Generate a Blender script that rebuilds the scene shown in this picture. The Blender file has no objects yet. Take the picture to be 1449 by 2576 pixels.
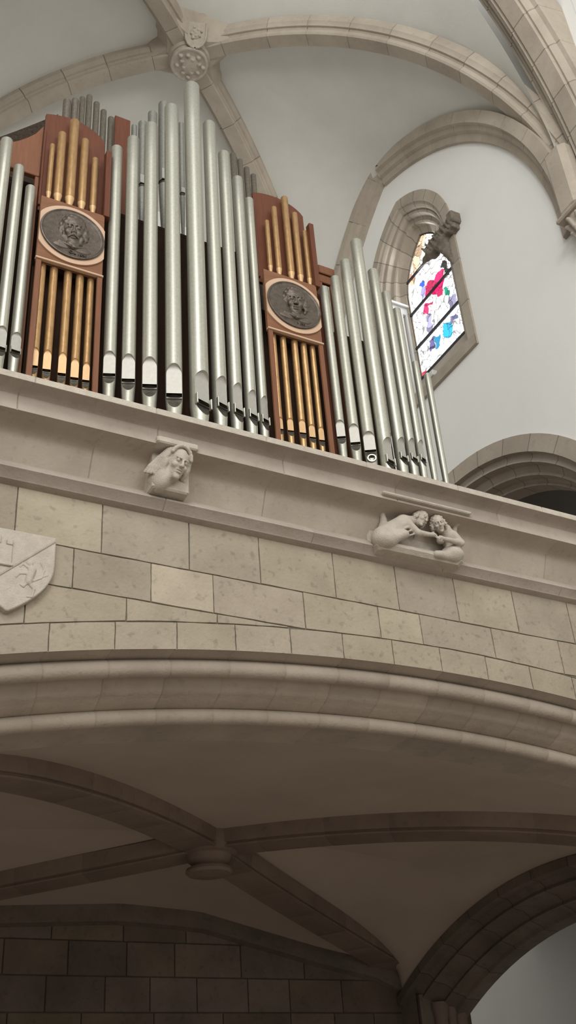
import bpy, math, random
import numpy as np
from mathutils import Vector, Matrix
random.seed(7)
rng = np.random.default_rng(11)
sc = bpy.context.scene
COL = sc.collection

# ------------------------------------------------------------------ camera
cam = bpy.data.cameras.new('camera'); camo = bpy.data.objects.new('camera', cam); COL.objects.link(camo)
YAW, PIT, ROL = math.radians(29.8), math.radians(32.7), math.radians(-4.476)
h = Vector((math.sin(YAW), math.cos(YAW), 0)); r_ = Vector((math.cos(YAW), -math.sin(YAW), 0)); u_ = Vector((0, 0, 1))
fw = h*math.cos(PIT) + u_*math.sin(PIT); up = -h*math.sin(PIT) + u_*math.cos(PIT)
cx = r_*math.cos(ROL) + up*math.sin(ROL); cy = -r_*math.sin(ROL) + up*math.cos(ROL)
camo.matrix_world = Matrix(((cx.x, cy.x, -fw.x, 0), (cx.y, cy.y, -fw.y, 0), (cx.z, cy.z, -fw.z, 1.6), (0, 0, 0, 1)))
cam.sensor_fit = 'VERTICAL'; cam.sensor_height = 24.0; cam.lens = 24.0*2650/2576
cam.clip_start = 0.05; cam.clip_end = 200
sc.camera = camo

# ------------------------------------------------------------------ light
sc.view_settings.view_transform = 'Standard'; sc.view_settings.look = 'None'
sc.view_settings.gamma = 1.0; sc.view_settings.use_curve_mapping = False
sc.view_settings.exposure = -0.38
W = bpy.data.worlds.new('world'); sc.world = W; W.use_nodes = True
wn = W.node_tree.nodes; wl = W.node_tree.links
bg = wn['Background']; bg.inputs['Color'].default_value = (1.0, 0.985, 0.95, 1); bg.inputs['Strength'].default_value = 0.74

def area(name, loc, target, sx, sy, power, color):
    l = bpy.data.lights.new(name, 'AREA'); l.shape = 'RECTANGLE'; l.size = sx; l.size_y = sy; l.energy = power; l.color = color
    o = bpy.data.objects.new(name, l); COL.objects.link(o); o.location = loc
    o.rotation_euler = (Vector(target)-Vector(loc)).to_track_quat('-Z', 'Y').to_euler()
    return o
# first two lamps: daylight through the nave's high windows behind and beside the viewer
area('nave_window_light', (-7, -7, 10.5), (4.6, 7, 8.5), 9, 5, 1050, (1.0, 0.985, 0.955))
area('clerestory_light', (4, -12, 11.0), (5, 8, 11), 10, 5, 1250, (1.0, 0.98, 0.94))
area('pipe_highlight_lamp', (-2, -6, 17.0), (4.2, 6.5, 8.5), 4, 5, 1150, (1.0, 0.985, 0.955))  # extra high lamp, added to put highlights on the pipes
# daylight that falls through the gallery window
area('gallery_window_light', (8.95, 9.97, 14.1), (6.5, 9.6, 13.5), 1.0, 2.4, 90, (0.92, 0.97, 1.0))

# ------------------------------------------------------------------ materials
def nt_new(name):
    m = bpy.data.materials.new(name); m.use_nodes = True
    return m, m.node_tree.nodes, m.node_tree.links, m.node_tree.nodes['Principled BSDF']

def mat(name, c1, c2, scale=6.0, rough=0.85, metal=0.0, bump=0.25, bscale=60.0, tint=True, speck=0.0, stretch=None, bdist=0.01, detail=6.0, spec=0.5):
    m, n, l, p = nt_new(name)
    tc = n.new('ShaderNodeTexCoord'); mp = n.new('ShaderNodeMapping'); l.new(tc.outputs['Object'], mp.inputs['Vector'])
    if stretch: mp.inputs['Scale'].default_value = stretch
    ns = n.new('ShaderNodeTexNoise'); ns.inputs['Scale'].default_value = scale; ns.inputs['Detail'].default_value = detail; ns.inputs['Roughness'].default_value = 0.62
    l.new(mp.outputs[0], ns.inputs['Vector'])
    cr = n.new('ShaderNodeValToRGB'); cr.color_ramp.elements[0].position = 0.32; cr.color_ramp.elements[1].position = 0.68
    cr.color_ramp.elements[0].color = (*c1, 1); cr.color_ramp.elements[1].color = (*c2, 1)
    l.new(ns.outputs['Fac'], cr.inputs['Fac'])
    out = cr.outputs['Color']
    if speck > 0:
        s2 = n.new('ShaderNodeTexNoise'); s2.inputs['Scale'].default_value = scale*7; s2.inputs['Detail'].default_value = 4
        l.new(mp.outputs[0], s2.inputs['Vector'])
        r2 = n.new('ShaderNodeValToRGB'); r2.color_ramp.elements[0].position = 0.28; r2.color_ramp.elements[1].position = 0.42
        r2.color_ramp.elements[0].color = (1-speck,)*3+(1,); r2.color_ramp.elements[1].color = (1, 1, 1, 1)
        l.new(s2.outputs['Fac'], r2.inputs['Fac'])
        mx = n.new('ShaderNodeMix'); mx.data_type = 'RGBA'; mx.blend_type = 'MULTIPLY'; mx.inputs[0].default_value = 1
        l.new(out, mx.inputs[6]); l.new(r2.outputs['Color'], mx.inputs[7]); out = mx.outputs[2]
    if tint:
        at = n.new('ShaderNodeAttribute'); at.attribute_name = 'tint'
        mx = n.new('ShaderNodeMix'); mx.data_type = 'RGBA'; mx.blend_type = 'MULTIPLY'; mx.inputs[0].default_value = 1
        l.new(out, mx.inputs[6]); l.new(at.outputs['Color'], mx.inputs[7]); out = mx.outputs[2]
    l.new(out, p.inputs['Base Color'])
    p.inputs['Specular IOR Level'].default_value = spec; p.inputs['Roughness'].default_value = rough; p.inputs['Metallic'].default_value = metal
    if bump > 0:
        b = n.new('ShaderNodeBump'); b.inputs['Strength'].default_value = bump; b.inputs['Distance'].default_value = bdist
        nb = n.new('ShaderNodeTexNoise'); nb.inputs['Scale'].default_value = bscale; nb.inputs['Detail'].default_value = 5
        l.new(mp.outputs[0], nb.inputs['Vector']); l.new(nb.outputs['Fac'], b.inputs['Height']); l.new(b.outputs['Normal'], p.inputs['Normal'])
    return m

STONE = mat('limestone', (0.275, 0.235, 0.178), (0.35, 0.303, 0.235), 2.6, bump=0.6, bscale=34, speck=0.26)
STONE2 = mat('dressed_stone', (0.355, 0.302, 0.245), (0.44, 0.38, 0.31), 2.5, bump=0.35, bscale=45, speck=0.12)
GREYST = mat('grey_cornice_stone', (0.32, 0.272, 0.228), (0.40, 0.347, 0.295), 3.0, bump=0.3, bscale=50, speck=0.10)
RIBST = mat('rib_stone', (0.37, 0.32, 0.26), (0.47, 0.415, 0.34), 1.6, bump=0.3, bscale=30, speck=0.1)
CARVE = mat('carved_stone', (0.41, 0.365, 0.305), (0.50, 0.45, 0.38), 14, bump=0.5, bscale=110, speck=0.12)
DARKCARVE = mat('dark_carved_stone', (0.13, 0.11, 0.085), (0.24, 0.205, 0.16), 16, bump=0.5, bscale=90, tint=False)  # darker version of the carved stone, for the window bracket
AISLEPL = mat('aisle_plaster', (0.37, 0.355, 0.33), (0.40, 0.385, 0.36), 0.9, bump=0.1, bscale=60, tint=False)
MORTAR = mat('mortar', (0.22, 0.18, 0.13), (0.30, 0.25, 0.18), 8, tint=False)
PLASTER = mat('vault_plaster', (0.62, 0.615, 0.57), (0.675, 0.67, 0.625), 1.1, bump=0.2, bscale=55, tint=False)
WALLPL = mat('wall_plaster', (0.82, 0.82, 0.795), (0.85, 0.85, 0.825), 0.9, bump=0.1, bscale=60, tint=False)
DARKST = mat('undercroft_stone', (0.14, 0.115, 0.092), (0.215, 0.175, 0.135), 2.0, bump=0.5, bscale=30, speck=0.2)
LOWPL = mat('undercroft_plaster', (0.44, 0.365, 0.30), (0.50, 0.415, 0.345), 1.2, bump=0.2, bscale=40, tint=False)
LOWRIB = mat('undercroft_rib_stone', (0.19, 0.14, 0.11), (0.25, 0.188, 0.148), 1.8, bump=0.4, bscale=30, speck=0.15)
FLOORM = mat('floor_stone', (0.30, 0.25, 0.205), (0.38, 0.32, 0.27), 1.0, rough=0.6, tint=False)
SILVER = mat('spotted_metal', (0.435, 0.43, 0.365), (0.505, 0.50, 0.43), 45, rough=0.43, metal=0.78, bump=0.04, bscale=110, tint=False, bdist=0.004, detail=3)
SILVLIP = mat('lip_metal', (0.40, 0.39, 0.35), (0.45, 0.435, 0.39), 30, rough=0.5, metal=0.4, bump=0.05, tint=False)
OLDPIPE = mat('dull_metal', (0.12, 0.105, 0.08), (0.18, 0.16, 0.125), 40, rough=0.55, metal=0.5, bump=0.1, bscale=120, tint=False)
BACKPIPE = mat('pale_zinc', (0.20, 0.20, 0.175), (0.265, 0.265, 0.235), 40, rough=0.5, metal=0.55, bump=0.08, tint=False)
GOLD = mat('copper_gilt', (0.36, 0.21, 0.09), (0.49, 0.31, 0.145), 28, rough=0.4, metal=0.65, bump=0.2, bscale=90, tint=False, bdist=0.005, stretch=(1, 1, 0.35))
GOLDLIP = mat('gilt_lip', (0.56, 0.36, 0.18), (0.63, 0.42, 0.22), 25, rough=0.5, metal=0.35, bump=0.05, tint=False)
BARG = mat('grey_lip_metal', (0.16, 0.15, 0.125), (0.22, 0.205, 0.175), 20, rough=0.5, metal=0.5, tint=False)
BAR = mat('dark_lip_metal', (0.05, 0.045, 0.035), (0.09, 0.08, 0.065), 20, rough=0.5, metal=0.6, tint=False)
WOOD = mat('mahogany', (0.105, 0.034, 0.017), (0.135, 0.046, 0.023), 3.0, spec=0.25, rough=0.55, bump=0.12, bscale=40, tint=False, stretch=(14, 14, 1.2))
WOODL = mat('case_wood', (0.165, 0.068, 0.034), (0.205, 0.088, 0.046), 3.0, spec=0.25, rough=0.55, bump=0.1, bscale=40, tint=False, stretch=(14, 14, 1.2))
WOODH = mat('panel_wood', (0.175, 0.078, 0.038), (0.225, 0.105, 0.054), 3.0, spec=0.25, rough=0.55, bump=0.1, bscale=40, tint=False, stretch=(1.5, 12, 12))
PALEW = mat('pale_ring_wood', (0.50, 0.34, 0.23), (0.56, 0.39, 0.27), 5, rough=0.5, bump=0.05, tint=False)
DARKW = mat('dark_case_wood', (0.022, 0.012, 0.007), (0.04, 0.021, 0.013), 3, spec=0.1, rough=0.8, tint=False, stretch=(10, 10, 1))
DARKFILL = mat('dull_brown_fill', (0.03, 0.021, 0.015), (0.065, 0.05, 0.037), 30, spec=0.1, rough=0.9, tint=False)
BRONZE = mat('dark_bronze', (0.075, 0.058, 0.045), (0.13, 0.105, 0.083), 22, rough=0.42, metal=0.5, bump=0.35, bscale=90, tint=False, bdist=0.006)
LEAD = mat('window_lead', (0.03, 0.03, 0.035), (0.05, 0.05, 0.055), 20, rough=0.6, metal=0.3, tint=False)
WHITEFR = mat('pale_painted_wood', (0.62, 0.63, 0.62), (0.68, 0.69, 0.68), 5, rough=0.5, bump=0.03, tint=False)

def glass_mat():
    m, n, l, p = nt_new('stained_glass')
    at = n.new('ShaderNodeAttribute'); at.attribute_name = 'tint'
    p.inputs['Base Color'].default_value = (0.02, 0.02, 0.02, 1); p.inputs['Roughness'].default_value = 0.2
    l.new(at.outputs['Color'], p.inputs['Emission Color']); p.inputs['Emission Strength'].default_value = 1.5
    return m
GLASS = glass_mat()

# ------------------------------------------------------------------ mesh helpers
class MB:
    def __init__(s): s.v = []; s.f = []; s.t = []
    def add(s, vs, fs, tint=1.0):
        o = len(s.v); s.v += [tuple(q) for q in vs]
        for f in fs: s.f.append(tuple(i+o for i in f)); s.t.append(tint)
    def box(s, lo, hi, tint=1.0, M=None, ch=0.0):
        x0, y0, z0 = lo; x1, y1, z1 = hi
        if ch <= 0:
            vs = [Vector(q) for q in ((x0,y0,z0),(x1,y0,z0),(x1,y1,z0),(x0,y1,z0),(x0,y0,z1),(x1,y0,z1),(x1,y1,z1),(x0,y1,z1))]
            fs = [(0,3,2,1),(4,5,6,7),(0,1,5,4),(1,2,6,5),(2,3,7,6),(3,0,4,7)]
        else:
            vs = []; c = ch
            for z, i in ((z0, c), (z0+c, 0), (z1-c, 0), (z1, c)):
                for (a, b) in ((x0+i+c,y0+i),(x1-i-c,y0+i),(x1-i,y0+i+c),(x1-i,y1-i-c),(x1-i-c,y1-i),(x0+i+c,y1-i),(x0+i,y1-i-c),(x0+i,y0+i+c)): vs.append(Vector((a,b,z)))
            fs = [tuple(range(7,-1,-1)), tuple(range(24,32))]
            for k in range(3):
                for j in range(8): fs.append((k*8+j, k*8+(j+1)%8, k*8+8+(j+1)%8, k*8+8+j))
        if M is not None: vs = [M @ q for q in vs]
        s.add(vs, fs, tint)
    def grid(s, rows, closed=False, tint=1.0):
        """rows: list of equal-length lists of points, skinned together"""
        n = len(rows[0]); vs = [q for r in rows for q in r]; fs = []
        for i in range(len(rows)-1):
            for j in range(n if closed else n-1):
                k = (j+1) % n; fs.append((i*n+j, i*n+k, (i+1)*n+k, (i+1)*n+j))
        s.add(vs, fs, tint)
    def prism(s, poly, fn0, fn1, tint=1.0):
        """poly: 2D outline; fn0/fn1 map (a,b) to the two end faces"""
        n = len(poly); vs = [fn0(*q) for q in poly] + [fn1(*q) for q in poly]
        fs = [tuple(range(n)), tuple(range(2*n-1, n-1, -1))] + [(i, (i+1) % n, n+(i+1) % n, n+i) for i in range(n)]
        s.add(vs, fs, tint)
    def lathe(s, prof, c=(0,0,0), axis=None, n=32, tint=1.0, cap=True):
        c = Vector(c); M = axis or Matrix.Identity(3); rows = []
        for r, z in prof: rows.append([c + M @ Vector((r*math.cos(2*math.pi*k/n), r*math.sin(2*math.pi*k/n), z)) for k in range(n)])
        s.grid(rows, True, tint)
        if cap:
            for idx in (0, -1):
                if prof[idx][0] > 1e-6: s.add(rows[idx], [tuple(range(n))], tint)
    def tube(s, pts, r, n=8, tint=1.0):
        pts = [Vector(p) for p in pts]; rows = []; R = r if isinstance(r, (list, tuple)) else [r]*len(pts)
        for i, p in enumerate(pts):
            t = (pts[min(i+1, len(pts)-1)] - pts[max(i-1, 0)]).normalized()
            a = t.orthogonal().normalized() if i == 0 else (a - t*a.dot(t)).normalized()
            b = t.cross(a); rows.append([p + a*R[i]*math.cos(2*math.pi*k/n) + b*R[i]*math.sin(2*math.pi*k/n) for k in range(n)])
        s.grid(rows, True, tint); s.add(rows[0], [tuple(range(n))], tint); s.add(rows[-1], [tuple(range(n))], tint)
    def build(s, name, m, parent=None, smooth=None, loc=None):
        me = bpy.data.meshes.new(name); me.from_pydata(s.v, [], s.f); me.update()
        import bmesh
        bm = bmesh.new(); bm.from_mesh(me); bmesh.ops.recalc_face_normals(bm, faces=bm.faces); bm.to_mesh(me); bm.free()
        at = me.color_attributes.new('tint', 'FLOAT_COLOR', 'CORNER')
        buf = np.ones((len(me.loops), 4), dtype=np.float32); i = 0
        for p, t in zip(me.polygons, s.t):
            c = (t, t, t) if not isinstance(t, tuple) else t
            buf[p.loop_start:p.loop_start+p.loop_total, :3] = c
        at.data.foreach_set('color', buf.ravel())
        if smooth is not None:
            me.polygons.foreach_set('use_smooth', [True]*len(me.polygons)); me.set_sharp_from_angle(angle=math.radians(smooth))
        me.materials.append(m)
        o = bpy.data.objects.new(name, me); COL.objects.link(o)
        if parent: o.parent = parent
        if loc: o.location = loc
        return o

def thing(name, label, cat, loc, group=None, rotz=0.0):
    o = bpy.data.objects.new(name, None); COL.objects.link(o); o.location = loc; o.rotation_euler = (0, 0, rotz)
    o.empty_display_size = 0.1
    return tag(o, label, cat, group)
def tag(o, label, cat, group=None):
    o['label'] = label; o['category'] = cat
    if group: o['group'] = group
    return o
def struct(o, label=None, cat=None):
    o['kind'] = 'structure'
    if label: o['label'] = label; o['category'] = cat
    return o

def lerp(a, b, t): return a+(b-a)*t
def interp(xs, ys, x): return float(np.interp(x, xs, ys))

def sweep(mb, pts, N, B, prof, spacing=None, closed=True, g=0.02, groove=None, first=None, lo=0.88, hi=1.1, dens=None):
    """sweep a profile [(along B, along N)] along pts, cutting a mortar groove at every joint, each stone with its own tint"""
    pts = [Vector(p) for p in pts]; N = [Vector(q) for q in N]; B = [Vector(q) for q in B]
    cum = [0.0]
    for a, b in zip(pts, pts[1:]): cum.append(cum[-1]+(b-a).length)
    L = cum[-1]
    def at(s):
        i = max(0, min(len(cum)-2, int(np.searchsorted(cum, s))-1)); t = (s-cum[i])/max(1e-9, cum[i+1]-cum[i])
        return pts[i].lerp(pts[i+1], t), N[i].lerp(N[i+1], t).normalized(), B[i].lerp(B[i+1], t).normalized()
    js = []
    if spacing:
        s = first if first is not None else spacing*0.6
        while s < L-0.05: js.append(s); s += spacing*random.uniform(0.93, 1.07) if first is None else spacing
    if groove is None: groove = lambda q: (q[0]*0.92, q[1]+0.014)
    bounds = [0]+js+[L]
    for a, b in zip(bounds, bounds[1:]):
        k = max(2, int((b-a)/(dens or 0.12)))
        st = [a+(b-a)*i/k for i in range(k+1)]
        st = [a] + [min(max(x, a+g/2), b-g/2) for x in st] + [b]
        rows = []
        for i, s in enumerate(st):
            P, n, bb = at(s); gr = (i == 0 and a > 0) or (i == len(st)-1 and b < L)
            rows.append([P + bb*q[0] + n*q[1] for q in ([groove(q) for q in prof] if gr else prof)])
        mb.grid(rows, closed, random.uniform(lo, hi))
        if closed and a == 0: mb.add(rows[0], [tuple(range(len(prof)))], 1.0)
        if closed and b == L: mb.add(rows[-1], [tuple(range(len(prof)))], 1.0)

# ---- signed-distance sculpting (surface nets) for the carved work
def sd_ell(P, c, r, R=None):
    q = P-np.array(c)
    if R is not None: q = q @ np.array(R)
    r = np.array(r); k0 = np.linalg.norm(q/r, axis=-1); k1 = np.linalg.norm(q/(r*r), axis=-1)
    return k0*(k0-1)/np.maximum(k1, 1e-9)
def sd_cap(P, a, b, ra, rb):
    a = np.array(a); b = np.array(b); d = b-a; t = np.clip(((P-a)@d)/max(1e-12, d@d), 0, 1)
    return np.linalg.norm(P-(a+t[..., None]*d), axis=-1) - (ra+(rb-ra)*t)
def sd_box(P, c, hs, rd=0.0):
    q = np.abs(P-np.array(c))-np.array(hs)+rd
    return np.linalg.norm(np.maximum(q, 0), axis=-1)+np.minimum(q.max(-1), 0)-rd
def smin(a, b, k): 
    hh = np.clip(0.5+0.5*(b-a)/k, 0, 1); return b+(a-b)*hh-k*hh*(1-hh)
def smax(a, b, k): return -smin(-a, -b, k)
def surface_nets(f, lo, hi, n):
    lo = np.array(lo, float); hi = np.array(hi, float); st = (hi-lo).max()/n; dims = np.maximum(3, np.ceil((hi-lo)/st).astype(int)+1)
    ax = [lo[i]+st*np.arange(dims[i]) for i in range(3)]
    P = np.stack(np.meshgrid(*ax, indexing='ij'), -1); D = f(P)
    nx, ny, nz = dims; cs = (nx-1, ny-1, nz-1)
    acc = np.zeros(cs+(3,)); cnt = np.zeros(cs)
    corners = [(i, j, k) for i in (0, 1) for j in (0, 1) for k in (0, 1)]
    sl = lambda c: tuple(slice(c[i], c[i]+cs[i]) for i in range(3))
    for a in range(8):
        for b in range(a+1, 8):
            if sum(x != y for x, y in zip(corners[a], corners[b])) != 1: continue
            da, db = D[sl(corners[a])], D[sl(corners[b])]; m = (da < 0) != (db < 0)
            t = np.where(m, da/np.where(m, da-db, 1), 0)
            p = P[sl(corners[a])]+(P[sl(corners[b])]-P[sl(corners[a])])*t[..., None]
            acc += np.where(m[..., None], p, 0); cnt += m
    act = cnt > 0; idx = -np.ones(cs, int); idx[act] = np.arange(act.sum()); V = acc[act]/cnt[act][:, None]
    F = []
    for axis in range(3):
        o = [i for i in range(3) if i != axis]
        s0 = [slice(1, -1)]*3; s0[axis] = slice(0, None)
        A = [slice(1, cs[i]) for i in range(3)]; A[axis] = slice(0, cs[axis])
        da = D[tuple(slice(1, cs[i]) if i != axis else slice(0, cs[axis]) for i in range(3))]
        db = D[tuple(slice(1, cs[i]) if i != axis else slice(1, cs[axis]+1) for i in range(3))]
        m = (da < 0) != (db < 0); I = np.argwhere(m)
        for (i, j, k) in I:
            base = [i, j, k]
            for q in o: base[q] += 1
            c = []
            for d0, d1 in ((0, 0), (-1, 0), (-1, -1), (0, -1)):
                b = list(base); b[o[0]] += d0; b[o[1]] += d1; c.append(idx[tuple(b)])
            if min(c) >= 0: F.append(tuple(c))
    return V, F
def sculpt(name, f, lo, hi, n, m, parent=None, M=None, smooth=60):
    V, F = surface_nets(f, lo, hi, n); mb = MB()
    vs = [Vector(q) for q in V]
    if M is not None: vs = [M @ q for q in vs]
    mb.add(vs, F); return mb.build(name, m, parent, smooth=smooth)

def head_sdf(P, bald=0.0, beard=1.0, hair=1.0, jitter=1.0):
    """a head looking along -Y, about 1 unit from chin (-0.5) to crown (0.5)"""
    X, Y, Z = P[..., 0], P[..., 1], P[..., 2]
    d = sd_ell(P, (0, 0.08, 0.12), (0.345, 0.42, 0.40))
    d = smin(d, sd_ell(P, (0, -0.08, -0.20), (0.235, 0.29, 0.30)), 0.12)
    d = smin(d, sd_ell(P, (0, -0.30, -0.42), (0.10, 0.09, 0.085)), 0.08)
    for s in (-1, 1):
        d = smin(d, sd_ell(P, (s*0.17, -0.27, -0.10), (0.095, 0.10, 0.09)), 0.07)          # cheek
        d = smax(d, -sd_ell(P, (s*0.135, -0.415, 0.055), (0.085, 0.075, 0.060)), 0.04)     # socket
        d = smin(d, sd_ell(P, (s*0.135, -0.325, 0.05), (0.062, 0.055, 0.048)), 0.015)      # eyeball
        d = smin(d, sd_cap(P, (s*0.05, -0.385, 0.125), (s*0.22, -0.32, 0.135), 0.034, 0.026), 0.03)  # brow
        d = smin(d, sd_ell(P, (s*0.345, 0.06, 0.0), (0.035, 0.075, 0.105)), 0.02)          # ear
        d = smin(d, sd_ell(P, (s*0.055, -0.435, -0.115), (0.042, 0.05, 0.036)), 0.02)      # nostril
    d = smin(d, sd_cap(P, (0, -0.375, 0.10), (0, -0.465, -0.095), 0.036, 0.056), 0.035)    # nose
    d = smin(d, sd_ell(P, (0, -0.375, -0.215), (0.105, 0.05, 0.028)), 0.02)
    d = smin(d, sd_ell(P, (0, -0.37, -0.285), (0.09, 0.05, 0.03)), 0.02)
    d = smax(d, -sd_ell(P, (0, -0.44, -0.248), (0.10, 0.07, 0.014)), 0.012)
    w = np.sin(X*23+Z*9)*np.sin(Z*27-X*6)*np.cos(Y*17)*0.028*jitter
    if hair > 0:
        hd = sd_ell(P, (0, 0.15, 0.15), (0.40, 0.45, 0.43))+w
        hd = smax(hd, -sd_ell(P, (0, -0.42, -0.08-bald*0.0), (0.31, 0.40, 0.40+0.12*bald)), 0.05)
        d = smin(d, hd, 0.03)
        for s in (-1, 1): d = smin(d, sd_ell(P, (s*0.37, 0.06, -0.08), (0.11, 0.19, 0.27))+w, 0.05)
    if beard > 0:
        bd = sd_ell(P, (0, -0.13, -0.46), (0.25, 0.22, 0.21))+w
        bd = smax(bd, -sd_ell(P, (0, -0.45, -0.255), (0.115, 0.12, 0.05)), 0.03)
        d = smin(d, bd, 0.05)
        for s in (-1, 1): d = smin(d, sd_cap(P, (s*0.02, -0.43, -0.175), (s*0.16, -0.36, -0.27), 0.034, 0.026), 0.02)
        for s in (-1, 1): d = smin(d, sd_ell(P, (s*0.25, -0.10, -0.27), (0.09, 0.14, 0.20))+w, 0.05)
    return d

# ================================================================== SETTING
X, Y, Z = Vector((1, 0, 0)), Vector((0, 1, 0)), Vector((0, 0, 1))
XL, XR, YF, YB = 0.2, 8.4, 6.5, 13.0          # the bay: side walls, front pier line, rear wall
mb = MB(); mb.box((-14, -18, -0.2), (14, 14, 0.0)); struct(mb.build('floor', FLOORM))

# ---- gallery front: ashlar above a wide flat arch
def arch_z(x): return 4.875-15+math.sqrt(225-(x-4.7)**2)
def ring_z(x): return arch_z(x)+0.205
wb = MB()
def block(x0, x1, top, bot, tint):
    n = max(1, int((x1-x0)/0.1)); xs = [x0+(x1-x0)*i/n for i in range(n+1)]
    cxm = (x0+x1)/2; ts = [0.2, 0.4, 0.6, 0.8]; lo_ = [(x, bot(x)) for x in xs]; hi_ = [(x, top(x)) for x in reversed(xs)]
    rt_ = [(x1, lerp(bot(x1), top(x1), t)) for t in ts]; lf_ = [(x0, lerp(top(x0), bot(x0), t)) for t in ts]
    out = lo_+rt_+hi_+lf_; flush = bot is arch_z; nl, nr = len(lo_), len(ts)
    def inset(e, j):
        res = []
        for i, (x, z) in enumerate(out):
            q = e+random.uniform(-j, j); onb = i < nl; ont = nl+nr <= i < 2*nl+nr
            zz = z+(0 if flush else q) if onb else z-q if ont else z
            xx = x-q if abs(x-x1) < 1e-6 else x+q if abs(x-x0) < 1e-6 else x
            res.append((xx, zz))
        return res
    o1 = inset(0.003, 0.0022); k = len(out)
    vs = [(x, 6.016, z) for x, z in o1]+[(x+(cxm-x)*0.006, 6.0, z-0.0025 if z > (top(x)+bot(x))/2 else z+(0 if flush else 0.0025)) for x, z in o1]
    wb.add(vs, [tuple(range(k, 2*k))]+[(i, (i+1) % k, k+(i+1) % k, k+i) for i in range(k)], tint)
def row(js, top, bot, tints=None):
    for i, (a, b) in enumerate(zip(js, js[1:])):
        t = tints[i] if tints and tints[i] else random.uniform(0.90, 1.06)
        block(a, b, top, bot, (t, t*random.uniform(0.985, 1.005), t*random.uniform(0.95, 1.0)))
row([0.6, 1.34, 1.94, 2.595, 3.16, 3.80, 4.37, 4.945, 5.55, 6.15, 6.8, 7.4, 8.3], lambda x: 5.765, lambda x: 5.345, [None, 1.15, 1.0, 1.0, 1.03, 1.0, 0.93, 1.05, 0.93, 0.98, None, None])
row([0.6, 1.2, 1.75, 2.305, 2.775, 3.51, 4.165, 4.55, 5.25, 5.95, 6.6, 7.3, 8.3], lambda x: 5.345, lambda x: max(5.035, ring_z(x)), [1.0, 1.02, 0.95, 1.27, 1.07, 1.07, 1.16, 0.97, 1.0, 1.0, None, None])
row([0.6, 1.45, 2.13, 2.8, 3.36], lambda x: 5.035, lambda x: min(5.02, ring_z(x)), [1.0, 1.03, 1.06, 1.05])
row([5.9, 6.45, 7.1, 7.7, 8.3], lambda x: 5.035, lambda x: min(5.02, ring_z(x)))
row([0.62]+[0.735+0.44*k for k in range(17)]+[8.3], ring_z, arch_z, [None]*3+[1.09, 1.05, 1.03, 1.06, 1.0, 1.04, 1.04, 1.03]+[None]*8)
# mortar bed and the body of the wall behind the blocks
n = 60; xs = [0.6+7.7*i/n for i in range(n+1)]
wb.grid([[(x, 6.011, arch_z(x)+0.006) for x in xs], [(x, 6.011, 5.8) for x in xs]], tint=0.5)
wb.grid([[(x, 6.9, arch_z(x)-0.3) for x in xs], [(x, 6.9, 6.2) for x in xs]], tint=0.9)
struct(wb.build('wall_front', STONE))

# moulded arch under the wall: two rolls and hollows stepping back to the soffit
ap = []; m_ = 64
for i in range(m_+1): x = 0.6+7.7*i/m_; ap.append((x, 6.0, arch_z(x)))
aN = [Vector((4.7-p[0], 0, 4.875-15-p[2])).normalized() for p in ap]
prof = [(0.02, -0.02), (0.006, 0.0), (0.10, 0.008)]
prof += [(0.155-0.058*math.cos(a)+0.0, 0.062-0.064*math.cos(a)*0-0.055*math.cos(a)) for a in []]
for k in range(9): a = math.radians(70-k*25); prof.append((0.165-0.070*math.cos(a), 0.070-0.062*math.sin(a)))
for k in range(7): a = math.radians(k*15); prof.append((0.225+0.135*(1-math.cos(a))*0.9+0.012*k/6, 0.090+0.112*math.sin(a)**2))
prof += [(0.362, 0.205), (0.45, 0.232)]
for k in range(9): a = math.radians(60-k*22); prof.append((0.52-0.068*math.cos(a), 0.285-0.056*math.sin(a)))
prof += [(0.60, 0.322), (0.90, 0.326), (0.90, -0.02)]
mb = MB(); sweep(mb, ap, aN, [Y]*len(ap), prof, spacing=0.4475, first=0.136, groove=lambda q: (q[0]+0.007, q[1]-0.003), lo=0.93, hi=1.07, dens=0.1)
struct(mb.build('trim_1', STONE2, smooth=42))

def run(name, prof, m, x0=0.6, x1=8.3, sp=1.05, first=None, lo=0.93, hi=1.06, sm=30):
    mb = MB(); P = [(x0+(x1-x0)*i/20, 6.0, 0) for i in range(21)]
    sweep(mb, P, [Z]*21, [Y]*21, prof, spacing=sp, first=first, groove=lambda q: (q[0]+0.008 if q[0] < 0.25 else q[0], q[1]), lo=lo, hi=hi, dens=0.5, g=0.012)
    return struct(mb.build(name, m, smooth=sm))
# string course, hollow frieze, fillet and hollow cornice, top slab
run('trim_2', [(0.30, 5.93), (-0.02, 5.93), (-0.12, 5.826), (-0.122, 5.812), (-0.06, 5.768), (-0.055, 5.758), (0.0, 5.742), (0.30, 5.742)], GREYST, sp=1.22, first=0.55)
fr = [(0.3, 5.9), (-0.015, 5.9), (-0.10, 6.085)]+[(-0.10-0.195*(1-math.cos(math.radians(a))), 6.085+0.073*math.sin(math.radians(a))) for a in range(12, 91, 13)]+[(-0.295, 6.162), (0.3, 6.165)]
run('trim_3', fr, STONE2, sp=1.37, first=1.22, lo=0.92, hi=1.04, sm=35)
co = [(0.3, 6.158), (-0.30, 6.158), (-0.287, 6.268), (-0.292, 6.288), (-0.312, 6.303), (-0.35, 6.315), (-0.418, 6.327), (0.3, 6.33)]
run('trim_4', co, GREYST, sp=1.02, first=0.62, lo=0.94, hi=1.10)
run('trim_5', [(0.3, 6.326), (-0.42, 6.326), (-0.42, 6.376), (-0.40, 6.38), (0.3, 6.38)], CARVE, sp=0.88, first=0.7, lo=0.98, hi=1.08)
mb = MB(); mb.box((XL, 6.28, 6.2), (XR, YB, 6.372)); struct(mb.build('gallery_floor', WOODL))

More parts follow.
